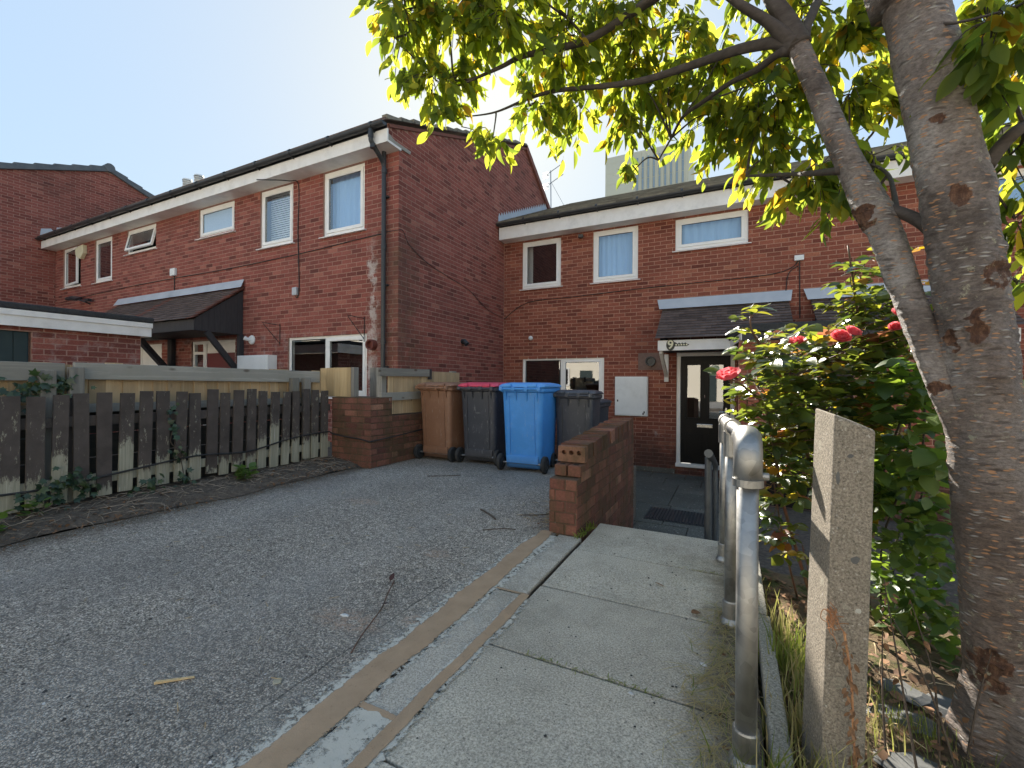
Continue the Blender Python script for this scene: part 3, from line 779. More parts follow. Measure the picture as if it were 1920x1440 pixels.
st = structure('steps', M['slab_dark'], (-.95, .06, 3.30, 5.62, -.72, COURT-.05))
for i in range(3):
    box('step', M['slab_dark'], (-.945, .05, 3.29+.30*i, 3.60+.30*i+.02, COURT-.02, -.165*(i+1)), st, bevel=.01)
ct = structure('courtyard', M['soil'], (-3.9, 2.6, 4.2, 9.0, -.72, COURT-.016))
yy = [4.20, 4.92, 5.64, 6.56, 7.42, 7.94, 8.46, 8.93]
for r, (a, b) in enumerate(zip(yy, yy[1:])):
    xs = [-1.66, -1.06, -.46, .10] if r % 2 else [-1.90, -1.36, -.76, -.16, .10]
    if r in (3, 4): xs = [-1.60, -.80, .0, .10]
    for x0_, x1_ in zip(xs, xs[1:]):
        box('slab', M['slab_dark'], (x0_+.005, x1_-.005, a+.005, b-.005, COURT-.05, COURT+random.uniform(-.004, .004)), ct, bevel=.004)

# planting bed
bm_ = MB(); nx, ny = 40, 46; vs = []
def bed_z(x, y): return -.03 - .045*max(0, y-1.4) + .022*math.sin(x*9+y*4) * math.sin(y*7-x*3) + .012*math.sin(x*23+1)*math.sin(y*19)
for i in range(ny+1):
    for k in range(nx+1):
        x = .12 + 3.9*(k/nx)**1.5; y = -1.5 + 4.7*i/ny
        vs.append((x, y, bed_z(x, y) + random.uniform(-.006, .006)))
bm_.add(vs, [(i*(nx+1)+k, i*(nx+1)+k+1, (i+1)*(nx+1)+k+1, (i+1)*(nx+1)+k) for i in range(ny) for k in range(nx)])
tag(bm_.build('planting_bed', M['bed'], smooth=True), None, None, kind='structure')
bf = structure('bed_bank', M['bed'], (.12, 4.0, -1.5, 3.17, -.72, -.22))
structure('bounce_pavement', M['slab'], (.2, 60, -4.0, -1.5, -.72, -.05))  # unseen ground, made pale paving to bounce sunlight onto the house walls
structure('bounce_side_paving', M['slab'], (4.0, 60, -1.5, 9.0, -.72, -.05))  # unseen pale paving, added to bounce sunlight onto the gable

# ================================================================== HOUSE ONE (long block with the gable)
X1, Y1, Y2 = -4.72, 5.42, 9.0
XL = -17.2
h1 = thing('terraced_house', 'long red brick terraced house with dark porch canopies, black downpipe and blank gable end', 'house', (-10, 5.42, 0))
W1 = [(-6.41, -5.44, 3.58, 4.69, 'curtain', None, 1), (-8.13, -7.19, 3.60, 4.69, 'blind', None, 1), (-10.17, -8.93, 4.07, 4.69, 'frosted', None, 1),
      (-13.19, -11.86, 4.11, 4.69, 'dark', 'top', 1), (-14.84, -13.92, 3.58, 4.69, 'dark', None, 1), (-16.70, -15.63, 3.60, 4.69, 'dark', 'side', 1),
      (-7.31, -5.37, .80, 1.87, 'dark', None, 2)]
ops = [(a-XL, b-XL, c, d) for a, b, c, d, *_ in W1] + [(-10.42-XL, -8.88-XL, -.1, 1.90), (-13.1-XL, -11.6-XL, -.1, 1.90)]
wm = MB(); wall_panel(wm, (XL, Y1, 0), (1, 0, 0), (0, -1, 0), X1-XL, -.7, 4.72, ops)
GA, GZ, GE = 10.13, 7.02, 13.7       # gable apex and back
zf = lambda y: 5.00 + (y-5.16)*(GZ-5.00)/(GA-5.16)
zb = lambda y: GZ - (y-GA)*.64
YC = 5.15
wm.add([(X1, Y1, -.7), (X1, GE, -.7), (X1, GE, zb(GE)), (X1, GA, GZ), (X1, Y1, zf(Y1)), (X1, YC, 4.79), (X1, YC, zf(YC)), (X1, Y1, 4.79)], [(0, 1, 2, 3, 4, 7), (5, 7, 4, 6)])
wall1 = wm.build('wall', M['mortar_h1'], h1)
bw = Brickwork(M['brick_h1'])
bw.wall((XL, Y1, 0), (1, 0, 0), (0, -1, 0), X1-XL+.006, -.1, 4.71, ops)
bw.wall((X1, YC, 0), (0, 1, 0), (1, 0, 0), GE-YC, -.1, 7.1, [(-.1, Y1-YC-.003, -1, 4.79)], top=lambda s_: (zf(YC+s_) if YC+s_ < GA else zb(YC+s_))-.05, off=.1)
bw.finish(wall1)
for a, b, c, d, inner, opn, n in W1: window(h1, Y1, a, b, c, d, n, inner, opn)
# white soffit, fascia, gutter
fb = box('fascia_board', M['white_paint'], (XL+.02, X1+.012, 5.12, 5.145, 4.70, 4.90), h1, bevel=.003)
box('soffit_board', M['white_paint'], (XL+.02, X1+.010, 5.146, Y1+.01, 4.703, 4.715), h1)
MB().prism([(X1+.011, 5.120, 4.698), (X1+.011, 5.44, 4.698), (X1+.011, 5.44, 4.735), (X1+.011, 5.146, 4.735), (X1+.011, 5.146, 4.90), (X1+.011, 5.12, 4.90)], (.022, 0, 0)).build('box_end', M['white_paint'], h1, bevel=.002)
MB().prism([(X1+.0105, 5.147, 4.737), (X1+.0105, 5.445, 4.737), (X1+.0105, 5.66, 4.745), (X1+.0105, 5.68, 4.80), (X1+.0105, 5.30, 4.795), (X1+.0105, 5.147, 4.84)], (.016, 0, 0)).build('box_end', M['wood_grey'], h1, bevel=.002)
box('eave_filler', M['dark_timber'], (XL+.02, X1-.005, 5.147, 5.40, 4.72, 4.985), h1)
gutter(h1, XL-.12, X1+.03, 5.055, 4.965, .92)
dp = MB(); dp.tube(smooth_path([(-4.955, 5.055, 4.93), (-4.955, 5.055, 4.80), (-4.957, 5.08, 4.72), (-4.96, 5.30, 4.55), (-4.962, 5.345, 4.46), (-4.962, 5.35, 4.35), (-4.96, 5.35, -.1)], 5), .036, 12)
for z in (4.83, 4.68, 4.40, 3.2, 1.7): dp.lathe([(.043, -.035), (.043, .035)], (-4.957, 5.055 if z > 4.75 else 5.10 if z > 4.6 else 5.35, z), 'z', 12)
for z in (4.0, 2.6, 1.3): dp.box(-5.02, -4.90, 5.36, Y1-.005, z-.012, z+.012)
dp.build('downpipe', M['black_plastic'], h1, smooth=False)
# roof (front slope, back slope) with lapped tiles
sl = Vector((0, GA-5.16, GZ-5.0)); Ls = sl.length; us = sl.normalized(); no = Vector((0, -us.z, us.y))
rf = MB(); roof_tiles_stuff(rf, (XL+.02, 5.05, 4.985), (1, 0, 0), us, no, X1+.06-XL-.02, Ls+.12)
sb = Vector((0, GE-GA, zb(GE)-GZ)); ub = sb.normalized(); nb = Vector((0, -ub.z, ub.y))
rf2 = rf; rf2.m = 0
for r in range(12):
    a = Vector((XL, GA, GZ+.03)) + ub*(r*.36)
    for cx in range(int((X1+.06-XL)/.33)):
        rf.tone = random.random(); x0_ = X1+.06-(cx+1)*.33
        p = Vector((x0_, a.y, a.z)); e = Vector((.326, 0, 0)); f_ = ub*.40
        rf.hexa([p, p+e, p+e+f_, p+f_, p+nb*.015, p+e+nb*.015, p+e+f_+nb*.04, p+f_+nb*.04])
o = rf.build('roof', M['tile'], h1)
# verge: mortar bedding, undercloak strip and lichened verge tiles
vg = MB(); s_ = 0; i = 0
while s_ < Ls-.1:
    P = Vector((X1-.02, 5.08, 5.005)) + us*s_; vg.tone = random.random()
    k = .012*random.uniform(.3, 1.4)
    vg.hexa([P, P+Vector((.10, 0, 0)), P+Vector((.10, 0, 0))+us*.36, P+us*.36, P+no*(.052+k), P+Vector((.10, 0, 0))+no*(.052+k), P+Vector((.10, 0, 0))+us*.36+no*.026, P+us*.36+no*.026])
    s_ += .335
vg.build('verge_tiles', M['tile_lichen'], o)['kind'] = 'stuff'
uc = MB(); P = Vector((X1-.01, 5.16, 4.985)); uc.hexa([P-no*.05, P-no*.05+Vector((.045, 0, 0)), P+us*Ls-no*.05+Vector((.045, 0, 0)), P+us*Ls-no*.05, P, P+Vector((.045, 0, 0)), P+us*Ls+Vector((.045, 0, 0)), P+us*Ls])
uc.build('verge_undercloak', M['tile_red'], o)
ub_ = MB(); P = Vector((X1-.01, GA, GZ)); e = Vector((.07, 0, 0)); q = ub*(GE-GA)*1.15
ub_.hexa([P-nb*.09, P-nb*.09+e, P-nb*.09+e+q, P-nb*.09+q, P+nb*.045, P+nb*.045+e, P+nb*.045+e+q, P+nb*.045+q]); ub_.build('back_verge', M['tile_red'], o)
for (vx, vy, vz) in ((-15.02, 8.0, 6.15), (-15.66, 8.0, 6.15)):
    vv = MB(); vv.lathe([(.075, 0), (.075, 1.15)], (vx, vy, vz), 'z', 12)
    for k in range(3): vv.lathe([(.085, 1.10+.07*k), (.13, 1.115+.07*k), (.13, 1.135+.07*k), (.085, 1.16+.07*k)], (vx, vy, vz), 'z', 14)
    vv.lathe([(.14, 1.31), (.12, 1.36), (.02, 1.40)], (vx, vy, vz), 'z', 14)
    vv.build('roof_vent', M['vent_white'], h1)
# stepped lead flashing where this roof meets the far gable
fl = MB()
for k in range(4):
    P = Vector((XL+.006, 5.10+.32*k, 5.06+.13*k)); fl.hexa([P, P+Vector((.01, 0, 0)), P+Vector((.01, .34, .12)), P+Vector((0, .34, .12)), P+Vector((0, .02, .20)), P+Vector((.01, .02, .20)), P+Vector((.01, .22, .26)), P+Vector((0, .22, .26))])
fl.build('step_flashing', M['lead'], h1)
# two porch canopies side by side
def porch(parent, name, x0, x1, zt=2.90, yf=4.52, ze=2.17, zb_=1.97):
    c = MB()
    c.box(x0, x1, yf, yf+.03, zb_, ze)                       # dark fascia
    c.box(x0+.02, x1-.02, yf+.03, Y1-.01, zb_+.01, zb_+.03)    # lining
    pc = c.build(name, M['dark_timber'], parent, bevel=.004)
    for xs in (x0+.002, x1-.027):
        # side boarding: individual upright boards under the slope
        n = 8
        for k in range(n):
            ya = yf+.032 + (Y1-.012-yf-.032)*k/n; yb_ = yf+.032 + (Y1-.012-yf-.032)*(k+1)/n-.003
            zt_ = lambda y: ze + (y-yf)*(zt-.05-ze)/(Y1-yf)
            MB().hexa([(xs, ya, zb_), (xs+.025, ya, zb_), (xs+.025, yb_, zb_), (xs, yb_, zb_), (xs, ya, zt_(ya)), (xs+.025, ya, zt_(ya)), (xs+.025, yb_, zt_(yb_)), (xs, yb_, zt_(yb_))]).build('side_board', M['dark_timber'], pc)
        xm = xs+.0125
        MB().beam((xm, yf+.22, zb_-.01), (xm, Y1-.08, 1.22), .07, .10, (0, 1, 1)).build('brace', M['dark_timber'], pc, bevel=.004)
        box('wall_post', M['dark_timber'], (xm-.045, xm+.045, Y1-.10, Y1-.012, -.1, zb_-.002), pc, bevel=.004)
    tiles_on_slope(pc, x0-.04, x1+.04, yf-.07, ze-.01, Y1-.02, zt-.01, red_left=True, red_right=True)
    f_ = MB(); f_.hexa([(x0-.06, Y1-.10, zt-.01), (x1+.06, Y1-.10, zt-.01), (x1+.06, Y1-.09, zt), (x0-.06, Y1-.09, zt), (x0-.02, Y1-.015, zt+.16), (x1+.02, Y1-.015, zt+.16), (x1+.02, Y1-.009, zt+.16), (x0-.02, Y1-.009, zt+.16)])
    f_.build('lead_flashing', M['lead'], pc)
    return pc
porch(h1, 'porch_canopy', -11.06, -8.62)
porch(h1, 'porch_canopy', -13.55, -11.10)
# the doors under the porches
def upvc_door(parent, x0, x1, xd, zt, leaf):
    d = MB(); y = Y1+.03
    d.box(x0, x1, y, y+.07, zt-.06, zt).box(x0, x0+.06, y, y+.07, -.1, zt-.06).box(x1-.06, x1, y, y+.07, -.1, zt-.06).box(xd-.06, xd+.06, y, y+.07, -.1, zt-.06)
    d.box(x0+.06, xd-.06, y+.002, y+.06, zt-.28, zt-.22)
    fr = d.build('door_frame', M['upvc'], parent, bevel=.004)
    box('sidelight', M['glass'], (x0+.06, xd-.06, y+.03, y+.035, .2, zt-.28), fr)
    box('transom_panel', M['upvc'], (xd+.06, x1-.06, y+.02, y+.05, zt-.26, zt-.06), fr)
    lf = box('door', leaf, (xd+.06, x1-.06, y+.015, y+.06, -.05, zt-.262), fr, bevel=.004)
    cx = (xd+x1)/2; r = .26; zc = zt-.85
    fan = MB(); pts = [(cx + r*math.cos(math.pi*k/12), y+.010, zc + r*math.sin(math.pi*k/12)) for k in range(13)]
    fan.prism(pts, (0, .004, 0)); fan.build('fan_light', M['dark_interior'], lf)
    bars = MB()
    for a in (.25, .45, .5, .55, .75):
        bars.beam((cx+.06*math.cos(math.pi*a), y+.006, zc+.06*math.sin(math.pi*a)), (cx+r*.9*math.cos(math.pi*a), y+.006, zc+r*.9*math.sin(math.pi*a)), .012, .008, (0, 1, 0))
    bars.build('fan_bars', M['chrome'], lf)
    box('hall', M['dark_interior'], (x0-.2, x1+.2, y+.5, y+.6, -.1, zt+.1), fr)
upvc_door(h1, -10.42, -8.88, -9.98, 1.90, M['door_red'])
upvc_door(h1, -13.1, -11.6, -12.6, 1.90, M['upvc'])
# small fittings on the front
def lantern(p):
    b = MB(); b.lathe([(.075, 0), (.085, .02), (.075, .045), (.03, .05)], p, 'y', 16)
    q = Vector(p)
    b2 = MB(); b2.tube([q+Vector((0, -.0, 0)), q+Vector((-.03, -.09, -.0)), q+Vector((-.05, -.16, .03))], [.03, .035, .045], 10)
    return b, b2
b = MB(); b.lathe([(.085, 0), (.09, -.02), (.075, -.04), (.03, -.05)], (-8.33, Y1-.006, 1.86), 'y', 18)
b.tube([(-8.33, Y1-.04, 1.86), (-8.36, Y1-.10, 1.87), (-8.39, Y1-.13, 1.89)], [.03, .034, .042], 12)
b.build('wall_lamp', M['cabinet'], h1, smooth=False)
mc = box('meter_cabinet', M['cabinet'], (-8.50, -7.60, Y1-.20, Y1-.007, .75, 1.545), h1, bevel=.006)
box('meter_door', M['cabinet'], (-8.47, -7.63, Y1-.212, Y1-.201, .78, 1.515), mc, bevel=.004)
b = MB(); b.prism([(-15.70, Y1-.10, 4.56), (-15.26, Y1-.10, 4.62), (-15.24, Y1-.10, 4.40), (-15.42, Y1-.10, 4.26), (-15.66, Y1-.10, 4.36)], (0, .095, 0))
b.build('alarm_box', plain('alarm_cream', (.70, .66, .46), (.62, .58, .40), 5, .5), h1, bevel=.012)
b = MB(); b.tube([(-15.05, Y1-.01, 3.05), (-15.05, Y1-.10, 3.09), (-15.25, Y1-.16, 3.15)], .02, 8); b.obox(Matrix.Translation((-15.46, Y1-.20, 3.20)) @ Euler((.5, .1, .2)).to_matrix().to_4x4(), .20, .08, .03); b.obox(Matrix.Translation((-14.92, Y1-.10, 3.13)), .09, .04, .03)
fl_ = b.build('flood_light', M['black_plastic'], h1)
MB().obox(Matrix.Translation((-15.46, Y1-.213, 3.172)) @ Euler((.5, .1, .2)).to_matrix().to_4x4(), .15, .05, .004).build('lamp_glass', M['cabinet'], fl_)
jb = box('junction_box', M['cabinet'], (-11.17, -10.98, Y1-.06, Y1-.007, 3.38, 3.54), h1, bevel=.008)
MB().tube([(-11.07, Y1-.012, 3.38), (-11.07, Y1-.012, 2.95)], .010, 6).build('wire', M['cable'], jb)
jb2 = box('junction_box', M['lead'], (-7.15, -7.03, Y1-.05, Y1-.007, 2.62, 2.76), h1, bevel=.006)
cb = MB(); cb.tube(smooth_path([(-7.75, 5.10, 4.72), (-7.45, 5.11, 4.66), (-7.15, 5.3, 4.66), (-7.03, Y1-.014, 4.60), (-7.04, Y1-.014, 3.8), (-7.02, Y1-.014, 3.3), (-7.0, Y1-.014, 2.72), (-7.04, Y1-.016, 2.58), (-7.09, Y1-.016, 2.60)], 5), .009, 6)
cb.tube(smooth_path([(-16.9, Y1-.014, 3.22), (-15.2, Y1-.014, 3.28), (-13, Y1-.014, 3.32), (-11, Y1-.014, 3.33), (-9.2, Y1-.014, 3.32), (-7.0, Y1-.014, 3.36), (-5.6, Y1-.014, 3.42), (-5.0, Y1-.014, 3.44)], 4), .0075, 6)
cb.tube(smooth_path([(-4.96, Y1-.02, 3.45), (-4.72, Y1-.014, 3.45), (X1+.014, 5.52, 3.46), (X1+.014, 5.68, 3.28), (X1+.014, 6.2, 3.10), (X1+.014, 7.0, 2.98), (X1+.014, 7.5, 2.90), (X1+.014, 8.2, 2.64), (X1+.014, 8.9, 2.55)], 5), .005, 6)
cb.build('wall_cable', M['cable'], h1)
for bx in (-7.52, -5.42):
    b = MB(); b.tube([(bx, Y1-.012, 2.13), (bx, Y1-.012, 1.72)], .007, 6); b.tube([(bx, Y1-.012, 2.10), (bx-.06, Y1-.32, 2.12)], .006, 6); b.tube([(bx, Y1-.012, 1.76), (bx-.06, Y1-.30, 2.10)], .006, 6)
    b.build('basket_bracket', M['cable'], h1)
b = MB(); b.lathe([(.085, 0), (.085, -.10), (.065, -.10), (.06, -.03)], (-5.22, Y1-.005, 1.66), 'y', 18); b.build('flue_vent', M['terracotta'], h1)
b = MB(); b.tube([(X1, 7.26, 1.86), (X1+.06, 7.26, 1.86), (X1+.12, 7.26, 1.80)], .05, 12); b.build('overflow_pipe', M['black_plastic'], h1)

# ================================================================== HOUSE TWO
h2 = thing('terraced_house', 'red brick terraced house with black panelled front door, number 9 porch and white meter box', 'house', (-1.5, 9.0, -.6))
XR = 9.0
W2 = [(-4.25, -3.33, 3.17, 4.22, 'sidecurtain', None, 1), (-2.62, -1.70, 3.16, 4.23, 'curtain', None, 1), (-1.00, .24, 3.62, 4.22, 'curtain2', None, 1), (-4.23, -2.37, .55, 1.62, 'dark', None, 2),
      (3.2, 4.4, 3.62, 4.22, 'curtain', None, 1), (5.2, 6.2, 3.17, 4.22, 'dark', None, 1)]
ops2 = [(a-X1, b-X1, c, d) for a, b, c, d, *_ in W2] + [(-.96-X1, .04-X1, -.52, 1.66)]
wm = MB(); wall_panel(wm, (X1, Y2, 0), (1, 0, 0), (0, -1, 0), XR-X1, -.72, 4.28, ops2)
wall2 = wm.build('wall', M['mortar_h2'], h2)
bw = Brickwork(M['brick_h2']); bw.wall((X1+.008, Y2, 0), (1, 0, 0), (0, -1, 0), XR-X1, -.66, 4.27, [(a-.008, b-.008, c, d) for a, b, c, d in ops2], off=.05); bw.finish(wall2)
for a, b, c, d, inner, opn, n in W2: window(h2, Y2, a, b, c, d, n, 'curtain' if inner == 'curtain2' else inner, opn)
box('fascia_board', M['white_paint'], (X1+.03, XR, 8.70, 8.725, 4.25, 4.52), h2, bevel=.003)
box('soffit_board', M['white_paint'], (X1+.03, XR, 8.726, Y2+.01, 4.253, 4.265), h2)
box('eave_filler', M['dark_timber'], (X1+.03, XR, 8.727, 8.99, 4.40, 4.615), h2)
gutter(h2, X1+.02, XR, 8.635, 4.585, .8)
u2 = Vector((0, math.cos(R(24.3)), math.sin(R(24.3)))); n2_ = Vector((0, -u2.z, u2.y))
rf = MB(); roof_tiles_stuff(rf, (X1+.02, 8.62, 4.60), (1, 0, 0), u2, n2_, XR-X1, 5.4)
rf.tone = .5; rf.add([(X1+.02, 8.7, 4.56), (XR, 8.7, 4.56), (XR, 13.6, 6.78), (X1+.02, 13.6, 6.78), (XR, 18.6, 4.6), (X1+.02, 18.6, 4.6)], [(0, 1, 2, 3), (3, 2, 4, 5)])
r2 = rf.build('roof', M['tile_lichen'], h2)
fl = MB(); k = 0
while k < 26:                                     # soaker flashing, saw-toothed against the gable
    P = Vector((X1+.012, 8.70, 4.66)) + u2*(.128*k); fl.add([P, P+u2*.13, P+u2*.13+Vector((0, .0, .11)), P+u2*.045+Vector((0, 0, .20)), P+Vector((0, 0, .12))], [(0, 1, 2, 3, 4)])
    Q = P+Vector((.10, 0, .02)); fl.add([P, P+u2*.13, Q+u2*.13, Q], [(0, 1, 2, 3)]); k += 1
fl.build('step_flashing', M['lead'], r2)
# porch of number 9
def porch2(x0, x1, plate):
    pc = box('porch_canopy', M['white_paint'], (x0+.04, x1-.04, 8.10, 8.13, 1.64, 1.82), h2, bevel=.004)
    box('canopy_lining', M['dark_timber'], (x0+.05, x1-.05, 8.131, Y2-.02, 1.66, 1.68), pc)
    tiles_on_slope(pc, x0, x1, 8.03, 1.84, Y2-.02, 2.50)
    MB().hexa([(x0-.05, Y2-.11, 2.50), (x1+.02, Y2-.11, 2.50), (x1+.02, Y2-.10, 2.51), (x0-.05, Y2-.10, 2.51), (x0-.10, Y2-.015, 2.70), (x1+.05, Y2-.015, 2.70), (x1+.05, Y2-.009, 2.70), (x0-.10, Y2-.009, 2.70)]).build('lead_flashing', M['lead'], pc)
    for xs in (x0+.08, x1-.10):
        br = MB(); br.beam((xs, 8.2, 1.63), (xs, Y2-.06, 1.22), .055, .075, (0, 1, 1)); br.box(xs-.04, xs+.04, Y2-.05, Y2-.010, 1.10, 1.63)
        br.build('brace', M['white_paint'], pc, bevel=.004)
        MB().hexa([(xs-.012, 8.14, 1.69), (xs+.012, 8.14, 1.69), (xs+.012, Y2-.02, 1.69), (xs-.012, Y2-.02, 1.69), (xs-.012, 8.14, 1.83), (xs+.012, 8.14, 1.83), (xs+.012, Y2-.02, 2.44), (xs-.012, Y2-.02, 2.44)]).build('side_board', M['dark_timber'], pc)
    if plate:
        pl = MB(); c = (-.965, 8.088, 1.735); pts = [(c[0]+.072*math.cos(a), 8.092, c[2]+.098*math.sin(a)) for a in [2*math.pi*k/20 for k in range(20)]]
        pl.prism(pts, (0, .010, 0))
        strip = [(-.90, 1.71), (-.70, 1.71), (-.66, 1.735), (-.70, 1.755)] + [(-.70-.025*k, 1.755+.018*(k % 2)) for k in range(1, 8)] + [(-.90, 1.79)]
        pl.prism([(x, 8.094, z) for x, z in strip], (0, .007, 0))
        np_ = pl.build('number_plate', M['plaque'], pc)
        cu = bpy.data.curves.new('nine', 'FONT'); cu.body = '9'; cu.size = .205; cu.extrude = .004; cu.offset = .004; cu.align_x = 'CENTER'; cu.align_y = 'CENTER'
        tmp = bpy.data.objects.new('nine', cu); COL.objects.link(tmp)
        bpy.context.view_layer.update()
        me = bpy.data.meshes.new_from_object(tmp); COL.objects.unlink(tmp); bpy.data.objects.remove(tmp)
        me.name = 'numeral'; me.materials.clear(); me.materials.append(M['cream'])
        place('numeral', me, np_, Matrix.Translation((c[0], 8.088, c[2])) @ Matrix.Rotation(R(90), 4, 'X'))
        rl = MB()
        for k in range(5): rl.box(-.885+.042*k, -.885+.042*k+.026, 8.090, 8.094, 1.722, 1.722+(.022 if k % 2 else .028))
        rl.build('relief', M['cream'], np_)
    return pc
porch2(-1.22, .87, True)
porch2(1.18, 3.4, False)
# front door
d = MB(); y = Y2+.02
d.box(-.96, .04, y, y+.07, 1.59, 1.66).box(-.96, -.89, y, y+.07, -.45, 1.59).box(-.03, .04, y, y+.07, -.45, 1.59).box(-.97, .05, y-.05, y+.07, -.52, -.45)
fr = d.build('door_frame', M['upvc'], h2, bevel=.005)
dl = MB(); yd = y+.012
X0, X1d, Z0, Z1 = -.885, -.035, -.445, 1.585
gl = [(-.77, -.54, .42, 1.42), (-.38, -.15, .42, 1.42)]
wall_panel(dl, (X0, yd, 0), (1, 0, 0), (0, -1, 0), X1d-X0, Z0, Z1, [(a-X0, b-X0, c, e) for a, b, c, e in gl], .03)
dr = dl.build('door', M['door_black'], fr)
for a, b_, c, e in gl:
    t = MB(); w = .028
    t.box(a-w, b_+w, yd-.012, yd-.002, e, e+w).box(a-w, b_+w, yd-.012, yd-.002, c-w, c).box(a-w, a, yd-.012, yd-.002, c, e).box(b_, b_+w, yd-.012, yd-.002, c, e)
    t.build('glazing_bead', M['door_black'], dr, bevel=.004)
    MB().add([(a, yd+.012, c), (b_, yd+.012, c), (b_, yd+.012, e), (a, yd+.012, e)], [(0, 1, 2, 3)]).build('pane', M['glass'], dr)
for (a, b_, c, e) in ((-.80, -.50, -.30, .12), (-.42, -.12, -.30, .12)):
    t = MB(); t.box(a, b_, yd-.010, yd-.002, c, e); t.build('door_panel', M['door_black'], dr, bevel=.008)
box('letterbox', M['chrome'], (-.60, -.32, yd-.016, yd-.001, .24, .31), dr, bevel=.006)
b = MB(); b.tube([(-.46, yd-.02, .86), (-.46, yd-.02, .80)], .012, 8); b.build('knocker', M['chrome'], dr)
b = MB(); b.box(-.115, -.085, yd-.012, yd-.001, .40, .62); b.tube([(-.10, yd-.012, .55), (-.10, yd-.05, .55), (-.21, yd-.05, .55)], .010, 8); b.build('handle', M['chrome'], dr)
box('hall', M['dark_interior'], (-1.2, .3, Y2+.9, Y2+1.0, -.6, 1.8), fr)
# fittings
mb_ = box('meter_cabinet', M['cabinet'], (-2.12, -1.48, Y2-.10, Y2-.007, .42, 1.20), h2, bevel=.006)
box('meter_door', M['cabinet'], (-2.10, -1.50, Y2-.112, Y2-.101, .44, 1.18), mb_, bevel=.004)
b = MB()
for x_, z_ in ((-2.06, .72), (-1.54, .50), (-1.56, .47)): b.box(x_-.012, x_+.012, Y2-.118, Y2-.113, z_-.02, z_+.02)
b.build('cabinet_lock', M['black_plastic'], mb_)
fp = box('flue_plate', plain('flue_mortar', (.23, .15, .12), (.17, .11, .09), 20, .9, .5, 80), (-1.68, -1.20, Y2-.016, Y2-.001, 1.33, 1.67), h2)
b = MB(); b.lathe([(.095, 0), (.095, -.06), (.075, -.06), (.07, -.01)], (-1.44, Y2-.016, 1.50), 'y', 20); b.build('flue_vent', M['black_plastic'], fp)
b = MB(); b.obox(Matrix.Translation((-2.86, Y2-.10, 4.14)) @ Euler((.2, 0, .3)).to_matrix().to_4x4(), .05, .07, .035); b.tube([(-2.84, Y2-.01, 4.17), (-2.84, Y2-.08, 4.17)], .02, 8)
b.build('security_camera', M['black_plastic'], h2, bevel=.008)
b = MB(); b.lathe([(.045, 0), (.05, -.03), (.03, -.07), (.01, -.08)], (-4.02, Y2-.006, 2.06), 'y', 12); b.build('wall_knob', M['cabinet'], h2)
jb = box('junction_box', M['cabinet'], (.94, 1.08, Y2-.06, Y2-.007, 3.19, 3.28), h2, bevel=.008)
cb = MB(); cb.tube([(1.02, Y2-.014, 3.19), (1.03, Y2-.014, 2.2)], .009, 6)
cb.tube(smooth_path([(-4.7, Y2-.014, 2.52), (-4.1, Y2-.014, 2.86), (-3, Y2-.014, 2.90), (-1.6, Y2-.014, 2.95), (0, Y2-.014, 2.98), (.6, Y2-.014, 3.0), (.9, Y2-.014, 3.08), (1.0, Y2-.014, 3.19)], 4), .008, 6)
cb.tube(smooth_path([(1.0, Y2-.014, 3.1), (.86, Y2-.014, 2.98), (.82, Y2-.014, 2.6), (.82, Y2-.014, 2.0)], 4), .008, 6)
cb.build('wall_cable', M['cable'], h2)
box('plinth_band', M['slab_dark'], (X1+.01, -.98, Y2-.03, Y2-.001, -.66, -.57), h2)

# ================================================================== FAR LEFT HOUSE: gable facing the camera side
h0 = thing('end_house', 'red brick end house with blank side gable and slate grey verge tiles at far left', 'house', (XL-3, 6.6, 0))
ga, gz = 6.6, 7.55; sl0 = math.tan(R(21.8)); ze0 = lambda y: gz - abs(y-ga)*sl0
wm = MB(); wm.add([(XL, -.8, -.7), (XL, 14, -.7), (XL, 14, ze0(14)), (XL, ga, gz), (XL, -.8, ze0(-.8))], [(0, 1, 2, 3, 4)])
wm.add([(XL, -.8, -.7), (XL, -.8, ze0(-.8)), (XL-8, -.8, ze0(-.8)), (XL-8, -.8, -.7)], [(0, 1, 2, 3)])
wall0 = wm.build('wall', M['mortar_h1'], h0)
bw = Brickwork(M['brick_h1']); bw.wall((XL, -.8, 0), (0, 1, 0), (1, 0, 0), 14.8, .6, 7.6, top=lambda s_: ze0(s_-.8)-.03); bw.finish(wall0)
rf = MB()
for sgn in (-1, 1):
    u_ = Vector((0, sgn*math.cos(R(21.8)), -math.sin(R(21.8)))); n_ = Vector((0, sgn*math.sin(R(21.8)), math.cos(R(21.8)))); P = Vector((XL+.05, ga, gz+.02)); w_ = Vector((-8, 0, 0))
    rf.hexa([P, P+w_, P+w_+u_*8, P+u_*8, P+n_*.05, P+w_+n_*.05, P+w_+u_*8+n_*.05, P+u_*8+n_*.05])
r0 = rf.build('roof', M['tile_slate'], h0)
for sgn in (-1, 1):
    u_ = Vector((0, sgn*math.cos(R(21.8)), -math.sin(R(21.8)))); n_ = Vector((0, sgn*math.sin(R(21.8)), math.cos(R(21.8))))
    for k in range(14):
        P = Vector((XL-.05, ga, gz+.03)) + u_*(.02+.42*k); e = Vector((.13, 0, 0))
        lo, hi = (.035, .075)
        MB().hexa([P-n_*.10, P-n_*.10+e, P-n_*.10+e+u_*.45, P-n_*.10+u_*.45, P+n_*lo, P+n_*lo+e, P+n_*hi+e+u_*.45, P+n_*hi+u_*.45]).build('verge_tile', M['tile_slate'], r0, bevel=.012)
MB().tube([(XL-.3, ga, gz+.03), (XL+.10, ga, gz+.03)], .13, 12).build('ridge_tile', M['tile_slate'], r0)

